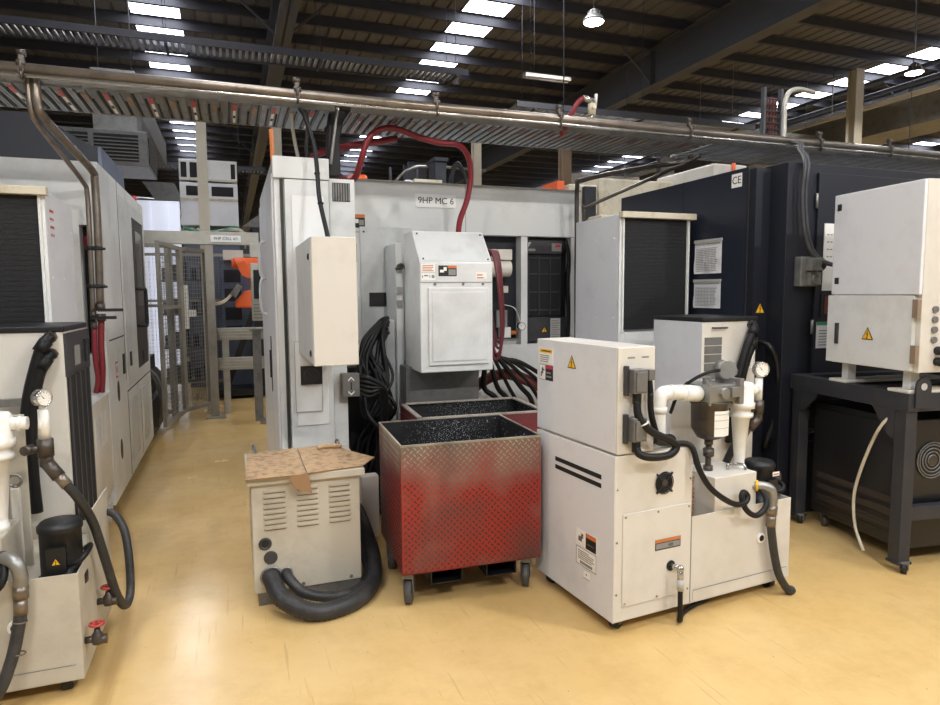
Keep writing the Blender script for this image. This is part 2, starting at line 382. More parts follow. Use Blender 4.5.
highbay(3.0, 1.2, 5.2, 'unseen round high bay lamp added over the right coolant unit', 350)
highbay(9.5, 1.8, 5.2, 'unseen round high bay lamp added beyond the steel table', 300)
highbay(-2.5, -2.2, 5.2, 'unseen round high bay lamp added behind the viewpoint, over the aisle', 800)  # strong row added behind the camera to light the white machine wall
highbay(1.6, -2.2, 5.2, 'unseen round high bay lamp added straight behind the viewpoint', 1100)
highbay(6.2, -2.2, 5.2, 'unseen round high bay lamp added behind the viewpoint, on the steel table side', 1100)
t = thing('tube_light', 'unlit white fluorescent tube fitting under the roof beside the round lamp', 'lamp', (4.5, 9.1, 4.8))
g = G(); g.box(4.2, 4.95, 9.05, 9.17, 4.79, 4.84); g.obj('tube_housing', 'unlit', t); g = G(); g.cyl((4.22, 9.11, 4.785), (4.93, 9.11, 4.785), .018); g.obj('tube', 'unlit', t)
g = G(); [g.cyl((x, 9.11, 4.88), (x, 9.11, 6.4), .003, n=6) for x in (4.3, 4.85)]; g.obj('hanging_rod', 'purlin', t)
def strip(label, x, y, z, L):
    t = thing('strip_light', label, 'lamp', (x, y, z)); g = G(); g.box(x-.06, x+.06, y, y+L, z, z+.06); g.obj('tube_housing', 'steel', t)
    g = G(); g.box(x-.045, x+.045, y+.02, y+L-.02, z-.02, z); g.obj('tube', 'lampglow', t); g = G(); [g.cyl((x, y+q*L, z+.05), (x, y+q*L, ZR), .006, n=6) for q in (.1, .9)]; g.obj('hanging_rod', 'steel', t)
strip('lit strip light hanging over the beige rusty machine top', 9.6, 14.5, 4.4, 1.6)
# ================================================================ overhead services
TY0, TY1, TZ = 4.27, 4.81, 2.75
def fr0(x, y, z): return frame((x, y, z), (1, 0, 0), (0, 0, 1))
def tray(x0, x1, label, marks, open_=False):
    t = thing('cable_tray', label, 'cable tray', (x0, TY0, TZ))
    for y, q in ((TY0, 1), (TY1, -1)):
        g = G(); g.box(x0, x1, y-.003, y+.003, TZ, TZ+.05); g.box(x0, x1, min(y, y+q*.03), max(y, y+q*.03), TZ+.045, TZ+.05)
        if q > 0:
            for i in range(int((x1-x0)/.12)):
                f = fr0(x0+.12*i+.03, y-.003, TZ+.01); g.fbox(f, 0, .07, 0, .004, 0, .003); g.fbox(f, 0, .07, .026, .03, 0, .003); g.fbox(f, 0, .004, 0, .03, 0, .003); g.fbox(f, .066, .07, 0, .03, 0, .003)
        g.obj('side_rail', 'steel', t)
    g = G(); n = int((x1-x0)/.058)
    if not open_: g.box(x0, x1, TY0, TY1, TZ+.012, TZ+.016, 0)
    for i in range(n):
        x = x0+.058*i+.01
        g.box(x, x+.034, TY0, TY1, TZ, TZ+.012, 0 if i % 3 else 5)
        if not open_: g.box(x+.04, x+.048, TY0+.03+.1*(i % 3), TY1-.02, TZ+.004, TZ+.012, 2); g.box(x+.012, x+.016, TY0, TY1, TZ-.002, TZ, 6)
        elif i % 2: g.box(x+.04, x+.05, TY0, TY1, TZ+.03, TZ+.04, 6)
        if marks and i % 4 == 1:
            g.box(x+.006, x+.028, TY0+.05, TY0+.18, TZ-.003, TZ, 1)
            if marks == 1: g.box(x+.009, x+.025, TY0+.19, TY1-.06, TZ-.003, TZ, 3); g.box(x+.01, x+.024, TY0+.3, TY0+.36, TZ-.004, TZ-.003, 2)
        if marks and i % 4 == 3: g.box(x+.003, x+.031, TY0+.08, TY1-.28, TZ-.003, TZ, 4)
    g.obj('tray_bed', ['tray', 'valve' if marks == 1 else 'brownred', 'seam', 'label', 'brown', 'zinc', 'tray'], t)
    g = G(); g.cyl(((x0+x1)/2+.4, TY1-.02, TZ+.04), ((x0+x1)/2+.4, TY1-.02, ZR), .004, n=6); g.obj('hanger_rod', 'purlin', t)
tray(-4.2, .66, 'slotted overhead cable tray with orange and white marks, left half', 1)
tray(.76, 3.55, 'slotted overhead cable tray running above the white machine marked MC 6', 2)
tray(3.6, 8.5, 'slatted overhead cable tray above the dark navy machine at right', 0, True)
def pipe(name, label, y, z, r, m, x0=-4.2, x1=8.5, cat='pipe'):
    t = thing(name, label, cat, (0, y, z)); g = G(); g.cyl((x0, y, z), (x1, y, z), r, n=16); g.obj('pipe_run', m, t)
    for x in (-1.0, .42, 1.3, 2.2, 3.3, 4.6, 5.4):
        g = G(); g.torus((x, y, z), (1, 0, 0), r+.006, .008, k=6); g.box(x-.012, x+.012, y-.012, y+.012, z+r, z+r+.05); g.cyl((x-.02, y, z+r+.05), (x+.02, y, z+r+.05), .018, n=10); g.obj('pipe_clamp', 'oldfit', t)
    return t
pipe('air_pipe', 'thick aged brass-coloured pipe along the front of the overhead tray', 4.19, 2.808, .03, 'brasspipe')
pipe('thin_pipe', 'thin steel pipe just below the thick overhead pipe', 4.17, 2.768, .011, 'chrome')
# valve on top of the pipe with a red hose
t = thing('air_valve', 'brass air valve with red hose standing on the overhead pipe', 'valve', (2.45, 4.19, 2.86))
g = G(); q = V((2.46, 4.19, 2.815)); g.cyl(q, q+V((0, 0, .05)), .018, m=1); g.cyl(q+V((0, 0, .04)), q+V((0, 0, .12)), .028, m=0, n=6); g.cyl(q+V((0, 0, .08)), q+V((0, -.04, .09)), .016); g.cyl(q+V((0, 0, .12)), q+V((0, 0, .15)), .018, m=1); g.cyl(q+V((.03, 0, .11)), q+V((.035, 0, .19)), .011, m=2); g.cyl(q+V((.01, 0, .14)), q+V((-.07, 0, .155)), .019, m=1)
g.obj('valve_body', ['grime', 'chrome', 'cream'], t)
g = G(); g.tube([q+V((-.06, 0, .155)), q+V((-.1, .01, .13)), q+V((-.14, .03, .06)), q+V((-.17, .07, -.03)), q+V((-.18, .12, -.08))], .018); g.obj('hose', 'red', t, label='red hose')
# black cable ladder under the roof
def ladder(label, x0, x1, y, z, w=.45, m='purlin'):
    g = G()
    for q in (0, w): g.box(x0, x1, y+q-.015, y+q+.015, z, z+.09)
    n = int((x1-x0)/.085)
    for i in range(n): g.box(x0+.085*i, x0+.085*i+.035, y, y+w, z+.02, z+.05, 1)
    x = x0+.3
    while x < x1: g.box(x, x+.03, y-.03, y+w+.03, z-.03, z, 0); g.cyl((x, y, z), (x, y, ZR), .004, n=6); g.cyl((x, y+w, z), (x, y+w, ZR), .004, n=6); x += 2
    return tag(g.obj('cable_ladder', [m, 'steel']), label, 'cable ladder')
ladder('long dark cable ladder under the roof at upper left', -7, 3.5, 9.6, 4.88)
ladder('dark cable ladder running under the roof beyond the white tube fitting', 4.3, 9.0, 9.6, 4.5)
ladder('far cable ladder low under the roof beside the slim beige column', -6, .9, 17, 4.6)
# vertical cable ladder with red cables + conduit bend
t = thing('riser_ladder', 'upright cable ladder of red cables rising from the tray at right', 'cable ladder', (4.42, 4.6, 2.8))
for x in (4.41, 4.6): G().box(x-.012, x+.012, 4.59, 4.63, 2.76, 3.36).obj('ladder_rail', 'rafter', t)
g = G(); [g.box(4.41, 4.6, 4.6, 4.61, 2.86+.05*i, 2.872+.05*i) for i in range(9)]; g.obj('rungs', 'ink', t)
for i in range(5): g = G(); x = 4.44+.033*i; g.tube([(x, 4.63, 2.77), (x, 4.63, 3.0), (x, 4.64, 3.29)], .012, n=8); g.obj('red_cable', 'brownred', t)
g = G(); g.tube([(4.335, 4.3, 2.79), (4.335, 4.3, 3.0), (4.335, 4.3, 3.12), (4.375, 4.3, 3.225), (4.5, 4.32, 3.27), (4.75, 4.4, 3.29)], .02); tag(g.obj('conduit', 'alu'), 'grey conduit bending over beside the upright red cable ladder', 'conduit')
g = G()
for q, r in ((0, .013), (.03, .011)): g.tube([(4.28+q, 4.3, 2.79), (4.3+q, 4.2, 2.79), (4.19+q, 4.0, 2.74), (3.9+q, 3.72, 2.62), (3.64+q, 3.42, 2.46), (3.605+q, 3.4, 2.25), (3.63+q, 3.395, 2.0), (3.7+q, 3.38, 1.84), (3.8+q, 3.3, 1.77), (3.95+q, 3.15, 1.765), (4.0+q, 3.0, 1.77)], r, n=8)
tag(g.obj('power_cable', 'darkgrey'), 'twin grey cable dropping from the tray to the box on the steel table', 'cable')
g = G(); g.tube([(3.72, 4.7, 2.84), (3.72, 4.7, 2.72), (3.68, 4.71, 2.7), (3.3, 4.86, 2.65), (2.87, 5.03, 2.56), (2.83, 5.05, 2.5), (2.835, 5.06, 2.0), (2.84, 5.06, 1.0)], .02, k=8)
tag(g.obj('drop_pipe', 'oldfit'), 'dark pipe sloping from the tray and dropping left of the mesh-fronted cabinet', 'pipe')
g = G(); g.tube([(3.75, 4.6, 2.84), (3.74, 4.6, 2.74), (3.7, 4.62, 2.71), (3.3, 4.8, 2.52), (2.9, 4.98, 2.33), (2.87, 5.0, 2.28), (2.88, 5.02, 1.6)], .014, k=8)
tag(g.obj('drop_pipe', 'oldfit'), 'thin dark pipe sloping down from the tray across the beige machine top', 'pipe')
# far conveyor duct, gutter
t = thing('overhead_duct', 'long pale overhead duct at upper right behind the thick column', 'duct', (12.9, 8, 4.75))
g = G(); g.box(12.4, 13.4, 6.5, 30, 4.75, 5.28); g.obj('duct_run', 'steel', t); g = G(); g.box(12.33, 12.4, 6.5, 30, 5.28, 5.37); g.obj('flange', 'label', t)
for y in (7.5, 11, 15, 19): g = G(); g.cyl((12.42, y, 5.28), (12.42, y, 6.4), .012, n=8); g.obj('hanger_rod', 'steel', t)
g = G(); [g.cyl((x, 5, z), (x, 34, z), .05, n=10) for x, z in ((13.0, 6.0), (13.2, 5.8))]; [g.cyl((13.0, y, 6.0), (13.0, y, 6.4), .012, n=6) for y in (8, 12, 16, 20)]; tag(g.obj('roof_pipes', 'rafter'), 'pair of dark pipes under the bright skylight strip at right', 'pipe')
ladder('wide slotted cable tray crossing in front of the thick pale column', 9.6, 12.2, 11.2, 4.9, 1.0, 'steel')
# ventilation box
t = thing('air_outlet_box', 'grey ducted air outlet box with black grilles above the left machine', 'ventilation outlet', (-1.5, 11, 3.6))
g = G(); g.box(-1.8, -1.22, 11.05, 11.7, 3.98, 4.9); g.box(-1.8, -1.22, 11.7, 16, 4.4, 4.9); g.obj('duct', 'steel', t); g = G(); [g.cyl((x, 11.4, 4.9), (x, 11.4, 6.4), .01, n=6) for x in (-1.75, -1.3)]; g.obj('hanger_rod', 'purlin', t); g = G(); g.box(-2.4, -1.08, 10.9, 12.1, 3.5, 4.0); g.obj('outlet_body', 'zinc', t, bevel=.01)
for k, (a, b) in enumerate(((-2.3, -1.85), (-1.78, -1.2))):
    g = G(); f = frame((a, 10.9, 3.56), (1, 0, 0), (0, 0, 1)); g.fbox(f, 0, b-a, 0, .38, 0, .01, 0); [g.fbox(f, 0, b-a, .02+.05*i, .035+.05*i, .01, .025, 1) for i in range(7)]; g.obj('grille', ['ink', 'zinc'], t)
f = frame((-1.08, 11.0, 3.56), (0, 1, 0), (0, 0, 1)); g = G(); g.fbox(f, 0, 1, 0, .38, 0, .01, 0); [g.fbox(f, 0, 1, .02+.05*i, .035+.05*i, .01, .02, 1) for i in range(7)]; g.obj('grille', ['ink', 'zinc'], t)
# ================================================================ white machine marked MC 6
def plate(parent, name, f, w, h, t, m, bevel=.004, z=0): return G().fbox(f, 0, w, 0, h, z, z+t).obj(name, m, parent, bevel=bevel)
def seam(parent, f, w, h, m='seam', t=.004):
    g = G(); g.fbox(f, 0, w, 0, t, 0, .0015); g.fbox(f, 0, w, h-t, h, 0, .0015); g.fbox(f, 0, t, 0, h, 0, .0015); g.fbox(f, w-t, w, 0, h, 0, .0015); return g.obj('panel_seam', m, parent)
X_, Z_ = (1, 0, 0), (0, 0, 1)
def fr(x, y, z): return frame((x, y, z), (1, 0, 0), (0, 0, 1))      # faces -y
def fl(x, y, z): return frame((x, y, z), (0, -1, 0), (0, 0, 1))     # faces -x, u runs towards the front
def fq(x, y, z): return frame((x, y, z), (0, 1, 0), (0, 0, 1))      # faces +x
t = thing('machining_center', 'large white machine with the 9HP MC 6 sign on its back wall', 'machine', (1.9, 6.2, 0))
g = G(); g.box(.8, 2.95, 5.5, 7.6, .0, 2.5)
g.box(.8, 2.95, 5.2, 5.5, 2.09, 2.5); g.box(.8, 2.95, 5.2, 5.5, 0, 1.15); g.box(.8, 1.96, 5.2, 5.5, 1.15, 2.09); g.box(2.37, 2.43, 5.2, 5.5, 1.15, 2.09); g.box(2.855, 2.95, 5.2, 5.5, 1.15, 2.09)
g.obj('body', 'white', t)
g = G(); [g.box(x, x+.004, 5.198, 5.2, 2.1, 2.5) for x in (1.86, 2.9)]; g.box(.92, 2.95, 5.197, 5.2, 2.085, 2.09); g.box(.92, 2.95, 5.19, 5.2, 2.485, 2.5); g.obj('wall_joints', 'inkgrey', t)
p = G().fbox(fr(.97, 5.2, .7), 0, .43, 0, 1.43, 0, .012).obj('side_panel', 'grey_white', t, bevel=.004)
g = G(); g.fbox(fr(1.035, 5.188, 1.5), 0, .165, 0, .11, 0, .012); g.fbox(fr(1.05, 5.176, 1.515), 0, .135, 0, .05, 0, .008); g.obj('flush_handle', 'black', p)
g = G(); [g.cyl((x, 5.19, z), (x, 5.18, z), .008, n=8) for x in (1.0, 1.37) for z in (.75, 2.09)]; g.obj('screws', 'oldfit', p)
sticker('warning_label', t, fr(.93, 5.2, 2.12), .085, .105, 'ink', [(0, .75, 1, 1, 'orangelab'), (.1, .35, .4, .65, 'label'), (.45, .2, .9, .6, 'inkgrey')])
# dark open bay with pump motor
b = G().box(1.96, 2.37, 5.31, 5.5, 1.15, 2.09).obj('open_bay', 'navydark', t)
g = G(); [g.cyl((x, 5.309, z), (x, 5.306, z), .014, n=12) for x, z in ((2.2, 2.0), (2.28, 2.0), (2.25, 1.75), (2.3, 1.4), (2.33, 1.2))]; g.obj('holes', 'ink', b)
g = G(); g.cyl((2.06, 5.33, 1.81), (2.27, 5.33, 1.81), .075, n=24); g.box(2.08, 2.27, 5.26, 5.4, 1.88, 1.97); g.cyl((2.0, 5.33, 1.81), (2.06, 5.33, 1.81), .055); g.box(2.17, 2.25, 5.3, 5.36, 1.6, 1.66); g.obj('pump_motor', 'cream', b, bevel=.006).location.y = -.1
g = G(); g.box(2.16, 2.26, 5.25, 5.32, 1.3, 1.45, 0); g.box(2.2, 2.29, 5.24, 5.34, 1.21, 1.3, 1); g.cyl((2.27, 5.26, 1.25), (2.35, 5.26, 1.25), .02, m=2); g.box(2.15, 2.35, 5.23, 5.3, 1.05, 1.2, 0); g.box(2.17, 2.33, 5.225, 5.23, 1.07, 1.18, 3); g.obj('regulator', ['steel', 'label', 'orangelab', 'labelgrey'], b)
gauge(b, (2.37, 5.2, 1.31), (0, -1, 0), .035)
g = G(); g.tube([(2.24, 5.3, 1.5), (2.32, 5.24, 1.47), (2.36, 5.22, 1.38), (2.37, 5.21, 1.33)], .004, n=6); g.obj('air_line', 'label', b)
# oil cooler in the right bay
c = G().box(2.44, 2.845, 5.27, 5.5, 1.16, 2.085).obj('oil_cooler', 'black', t, bevel=.006)
g = G(); g.box(2.45, 2.78, 5.255, 5.27, 1.4, 1.93, 0); [g.box(2.45, 2.78, 5.245, 5.257, z, z+.012, 1) for z in (1.44, 1.6, 1.76, 1.9)]; [g.box(x, x+.01, 5.245, 5.257, 1.4, 1.93, 1) for x in (2.46, 2.56, 2.67, 2.77)]; g.obj('fan_guard', ['rad', 'darkgrey'], c)
G().box(2.445, 2.79, 5.24, 5.27, 1.94, 2.06).obj('cover', 'darkgrey', c, bevel=.004); G().box(2.445, 2.84, 5.25, 5.27, 1.17, 1.38).obj('cover', 'darkgrey', c, bevel=.004)
g = G(); f = fr(2.455, 5.24, 1.965); g.flat(f, [(.0, .03), (.03, .075), (.0, .075)], 0, .002, 0); g.fbox(f, 0, .07, 0, .02, 0, .002, 1); g.fbox(f, .23, .33, 0, .07, 0, .002, 1); g.fbox(f, .265, .315, .035, .06, .002, .003, 2); g.obj('cooler_label', ['labelgrey', 'inkgrey', 'redlab'], c)
triangle(c, fr(2.62, 5.25, 1.265), .06)
sticker('rating_plate', c, fr(2.68, 5.25, 1.19), .1, .18, 'labelgrey', lines(8, .1, .9, .06, .96))
g = G(); g.tube([(2.81, 5.22, 2.06), (2.835, 5.2, 1.9), (2.82, 5.2, 1.7), (2.835, 5.2, 1.4), (2.82, 5.2, 1.1)], .018, n=8); g.obj('drain_hose', 'rubber', c)
# sign
s = G().fbox(fr(1.43, 5.198, 2.3), 0, .345, 0, .105, 0, .006).obj('machine_sign', 'sign'); tag(s, 'white sign lettered 9HP MC 6 on the white machine wall', 'sign')
text('lettering', '9HP MC 6', fr(1.43, 5.192, 2.3), .072, 'ink', s, .1725, .0525, .001)
# bits on the roof of that machine
t = thing('wheelie_bin', 'dark blue plastic bin on the white machine roof', 'bin', (2.14, 6.9, 2.5)); g = G(); g.prism([(2.09, 2.5), (2.19, 2.5), (2.21, 3.0), (2.07, 3.0)], 'y', 6.75, 7.0); g.obj('bin_body', 'navydark', t, bevel=.01); G().box(2.06, 2.22, 6.72, 7.03, 2.99, 3.03).obj('lid', 'navydark', t, bevel=.01)
for k in range(2):
    g = G(); g.tube([(2.26+.05*k, 6.8, 2.5), (2.25+.03*k, 6.8, 2.8), (2.34, 6.8, 3.0-.03*k), (2.44, 6.82, 2.85), (2.46+.04*k, 6.8, 2.5)], .018); tag(g.obj('cable_loop', 'rubber'), 'black cable loop standing on the white machine roof beside the dark blue bin', 'cable', 'cable loops on the white machine roof')
t = thing('beige_unit', 'small beige slotted box on the white machine roof, left of the blue bin', 'box', (1.87, 6.4, 2.5)); G().box(1.73, 2.01, 6.3, 6.6, 2.5, 2.72).obj('housing', 'grime', t); g = G(); [g.box(x, x+.07, 6.295, 6.3, 2.64, 2.67) for x in (1.78, 1.89)]; g.obj('slots', 'ink', t)
g = G(); g.tube([(1.42, 5.8, 2.52), (1.5, 5.8, 2.53), (1.58, 5.82, 2.52)], .03, k=4); g.ball((1.53, 5.8, 2.56), .06); tag(g.obj('plastic_bag', 'cool'), 'crumpled pale plastic bag on the white machine roof', 'bag')
g = G(); g.prism([(5.25, 2.5), (5.5, 2.5), (5.48, 2.57), (5.28, 2.55)], 'x', .93, 1.06); tag(g.obj('orange_cover', 'orange', bevel=.02), 'orange cover lying on the white machine roof at its left end', 'cover')
t = thing('stair_railing', 'thin grey stair railing far behind the white machine', 'railing', (4.0, 14, 0)); g = G()
for x in (3.3, 3.9, 4.5): g.cyl((x, 14, 0), (x, 14, 4.3), .03, n=8)
g.obj('post', 'wall', t); g = G(); g.tube([(3.3, 14, 3.9), (3.9, 14, 4.35), (5.5, 14, 4.35)], .03, k=3); g.obj('handrail', 'steel', t)
# ================================================================ tall electrical cabinet
t = thing('electrical_cabinet', 'tall white electrical cabinet left of the MC 6 machine wall', 'cabinet', (.5, 5.2, 0))
G().box(.272, .61, 4.32, 6.25, .08, 2.455).obj('body', 'white', t, bevel=.006)
G().box(.28, .69, 4.34, 6.2, 0, .08).obj('plinth', 'darkgrey', t)
G().box(.612, .705, 4.325, 5.0, .08, 1.25).obj('lower_duct', 'grey_white', t, bevel=.004)
g = G(); g.box(.268, .615, 4.295, 4.34, 2.325, 2.458); g.obj('top_cap', 'grey_white', t, bevel=.004)
p = G().box(.335, .61, 4.3, 4.32, .1, 2.32).obj('front_panel', 'grey_white', t, bevel=.004)
G().box(.375, .575, 4.294, 4.3, .75, 2.22).obj('raised_plate', 'white', p, bevel=.003)
q = G().box(.365, .535, 4.288, 4.294, .84, 1.3).obj('cover_plate', 'white', p, bevel=.002); seam(q, fr(.365, 4.288, .84), .17, .46, 'inkgrey', .003)
g = G(); g.box(.4, .535, 4.27, 4.288, 1.02, 1.14, 0); g.cyl((.465, 4.27, 1.08), (.465, 4.255, 1.08), .045, m=1); g.torus((.465, 4.262, 1.08), (0, 1, 0), .046, .004, m=2); g.obj('isolator_switch', ['black', 'ink', 'darkgrey'], p)
g = G(); g.box(.31, .328, 4.30, 4.322, .1, 2.32); g.obj('door_gap', 'seam', t)
d = G().box(.26, .272, 4.36, 6.2, .1, 2.36).obj('door', 'cool', t, bevel=.004)
for z in (1.88, 1.6):
    g = G(); g.tube([(.262, 5.36, z-.15), (.225, 5.36, z-.13), (.215, 5.36, z), (.225, 5.36, z+.11), (.262, 5.36, z+.13)], .012, n=8); g.obj('handle', 'cool', d)
g = G(); g.box(.255, .262, 4.9, 4.95, .9, 1.3); g.box(.245, .256, 4.91, 4.94, 1.0, 1.2); g.obj('latch', 'black', d)
v = G().box(.618, .785, 4.35, 5.2, 1.26, 2.345).obj('vent_duct', 'grey_white', t, bevel=.004)
g = G(); f = fr(.64, 4.35, 2.2); g.fbox(f, 0, .115, 0, .12, 0, .002, 0); [g.fbox(f, .004+.0165*i, .013+.0165*i, .004, .116, .002, .008, 1) for i in range(7)]; g.obj('vent_grille', ['ink', 'zinc'], v)
g = G(); g.box(.66, .77, 4.24, 4.32, .93, 1.08, 0); f = fr(.715, 4.24, 1.0)
g.flat(f, [(-.02, .03), (0, .05), (.02, .03), (.02, .042), (0, .062), (-.02, .042)], 0, .002, 1); g.flat(f, [(-.02, -.03), (0, -.05), (.02, -.03), (.02, -.042), (0, -.062), (-.02, -.042)], 0, .002, 1)
g.fbox(f, -.004, .004, -.025, .025, 0, .002, 2); tag(g.obj('limit_box', ['zinc', 'label', 'ink'], bevel=.004), 'small grey box with white up and down arrows beside black cables', 'switch box')
t = thing('control_box', 'cream wall box hung on the front of the tall electrical cabinet', 'electrical box', (.51, 3.9, 1.22))
G().box(.395, .632, 3.53, 4.292, 1.225, 1.9).obj('housing', 'grey_white', t, bevel=.004)
d = G().box(.398, .634, 3.495, 3.524, 1.22, 1.9).obj('door', 'cream', t, bevel=.004)
G().box(.4, .628, 3.522, 3.532, 1.23, 1.895).obj('seal', 'seam', t)
for z in (1.28, 1.8): g = G(); g.lathe((.397, 3.6, z), (-1, 0, 0), [(0, .018), (.006, .018), (.01, .012)]); g.obj('lock', 'ink', t)
G().box(.632, .64, 3.52, 3.54, 1.25, 1.35).obj('hinge', 'ink', d); G().box(.632, .64, 3.52, 3.54, 1.77, 1.87).obj('hinge', 'ink', d)
g = G(); g.tube([(.44, 4.25, 2.74), (.465, 4.2, 2.68), (.5, 4.1, 2.5), (.505, 4.02, 2.35), (.5, 3.9, 2.15), (.52, 3.78, 1.95), (.525, 3.75, 1.89)], .013); [g.torus((.503, 4.0-.12*i, 2.31-.19*i), (0, -.5, -1), .014, .004, k=5) for i in range(2)]
tag(g.obj('supply_cable', 'rubber'), 'black cable dropping from the tray into the cream wall box', 'cable')
for k, (pts, lab) in enumerate((([(.4, 4.4, 2.76), (.42, 4.5, 2.65), (.47, 4.6, 2.42)], 'pale grey cable curving from tray onto the tall cabinet top'), ([(.47, 4.3, 2.76), (.5, 4.38, 2.7), (.5, 4.5, 2.55), (.52, 4.6, 2.42)], 'dark grey cable beside the pale one onto the tall cabinet top'))):
    g = G(); g.tube(pts, .012); tag(g.obj('roof_cable', ['alu', 'darkgrey'][k]), lab, 'cable')
g = G(); g.prism([(.62, 2.36), (.7, 2.36), (.7, 2.6), (.74, 2.78), (.64, 2.78), (.62, 2.6)], 'y', 4.36, 4.46); tag(g.obj('cable_chute', 'rubber', bevel=.01), 'black cable chute between the tray and the tall cabinet top', 'cable chute')
g = G(); g.tube([(.68, 4.3, 2.78), (.66, 4.3, 2.65), (.63, 4.32, 2.43)], .01); tag(g.obj('chute_strap', 'steel'), 'grey metal strap beside the black cable chute', 'strap')
g = G(); g.tube([(.33, 5.3, 2.85), (.335, 5.3, 2.6), (.34, 5.3, 2.42)], .016); tag(g.obj('riser_pipe', 'orangelab'), 'thin orange pipe rising from the tall cabinet top', 'pipe')
# red hoses over the machine
g = G(); g.tube([(.73, 4.62, 2.41), (.79, 4.6, 2.375), (.83, 4.54, 2.4), (.855, 4.46, 2.5), (.9, 4.44, 2.63), (.98, 4.44, 2.7), (1.09, 4.44, 2.715), (1.26, 4.44, 2.67), (1.4, 4.44, 2.645), (1.54, 4.46, 2.645), (1.64, 4.54, 2.6), (1.69, 4.6, 2.48), (1.67, 4.62, 2.3), (1.62, 4.64, 2.15), (1.61, 4.66, 2.05)], .021); tag(g.obj('air_hose', 'red'), 'thick red hose arching over the white machine to the conveyor hood', 'hose')
g = G(); g.tube([(.53, 4.62, 2.47), (.56, 4.62, 2.53), (.66, 4.62, 2.58), (.9, 4.63, 2.64), (1.15, 4.65, 2.7)], .024); tag(g.obj('air_hose', 'red'), 'pinkish red hose sloping from the tall cabinet up to the tray', 'hose')
# ================================================================ chip conveyor
t = thing('chip_conveyor', 'white chip conveyor head with slanted top hanging over the rear bin', 'conveyor', (1.5, 4.8, 0))
h = G().prism([(4.4, 1.04), (4.4, 1.815), (4.6, 2.05), (4.84, 2.05), (4.84, 1.04)], 'x', 1.235, 1.78).obj('hood', 'white', t, bevel=.008)
f = frame((1.235, 4.4, 1.815), (1, 0, 0), (0, .2, .235))
G().fbox(f, .012, .533, .012, .295, 0, .004).obj('top_cover', 'grey_white', h, bevel=.002)
g = G(); [g.cyl(f(x, y, .003), f(x, y, .01), .007, n=8) for x in (.03, .515) for y in (.03, .275)]; g.obj('screws', 'oldfit', h)
d = G().fbox(fr(1.29, 4.4, 1.09), 0, .455, 0, .55, 0, .016).obj('access_panel', 'white', h, bevel=.006)
g = G(); g.fbox(fr(1.315, 4.384, 1.12), 0, .405, 0, .49, 0, .006); g.obj('panel_inset', 'white', d, bevel=.003); g = G(); [g.cyl((x, 4.398, 1.665), (x, 4.385, 1.665), .009, n=8) for x in (1.34, 1.55, 1.7)]; g.obj('screws', 'chrome', h)
G().box(1.235, 1.78, 4.396, 4.402, 1.675, 1.68).obj('front_joint', 'inkgrey', h)
sticker('rating_plate', h, fr(1.245, 4.4, 1.75), .1, .055, 'label', lines(4, .08, .9, .1, .95, 'orangelab'))
sticker('capacity_plate', h, fr(1.245, 4.4, 1.695), .1, .045, 'label', [(.05, .3, .12, .7, 'inkgrey'), (.2, .55, .5, .7, 'ink'), (.6, .3, .64, .75, 'ink'), (.75, .25, .95, .75, 'inkgrey')])
sticker('warning_label', h, fr(1.37, 4.4, 1.72), .135, .075, 'ink', [(.5, .75, 1, 1, 'orangelab'), (.08, .35, .3, .6, 'label'), (.28, .5, .45, .85, 'label'), (.55, .1, .95, .65, 'inkgrey')])
sticker('type_plate', h, fr(1.65, 4.4, 1.7), .085, .05, 'label', lines(2, .1, .8, .1, .9, 'orangelab'))
G().prism([(4.7, .0), (4.66, 1.06), (5.15, 1.06), (5.15, 0)], 'x', 1.19, 1.77).obj('chute', 'zinc', t, bevel=.005)
s = G().box(1.17, 1.23, 4.842, 5.19, .5, 1.98).obj('side_cover', 'grey_white', t, bevel=.006)
G().box(1.1, 1.17, 4.9, 5.19, .5, 1.4).obj('lower_cover', 'grey_white', t, bevel=.006)
g = G(); g.cyl((1.2, 4.842, 1.8), (1.2, 4.8, 1.8), .025, m=0); g.torus((1.2, 4.79, 1.8), (0, 1, 0), .022, .006, m=0); g.cyl((1.16, 4.8, 1.78), (1.2, 4.8, 1.8), .012); g.obj('drain_valve', 'oldfit', s)
g = G(); [g.box(1.175, 1.215, 4.825, 4.842, z, z+.05) for z in (1.5, 1.6)]; g.obj('bracket', 'steel', s)
t = thing('shade_box', 'added dark box standing in for shade low behind the tangle of black cables', 'machine unit', (.92, 4.95, 0))  # added dark block, fills in for shade between cabinet and conveyor
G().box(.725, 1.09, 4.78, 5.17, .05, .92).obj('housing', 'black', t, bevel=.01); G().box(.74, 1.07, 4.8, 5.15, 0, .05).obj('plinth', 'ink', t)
g = G(); g.lathe((.82, 4.95, .92), (0, 0, 1), [(0, .07), (.12, .07), (.13, .05)]); g.cyl((.98, 4.9, .92), (.98, 4.9, 1.06), .025); g.obj('shade_box_cap', 'black', t)
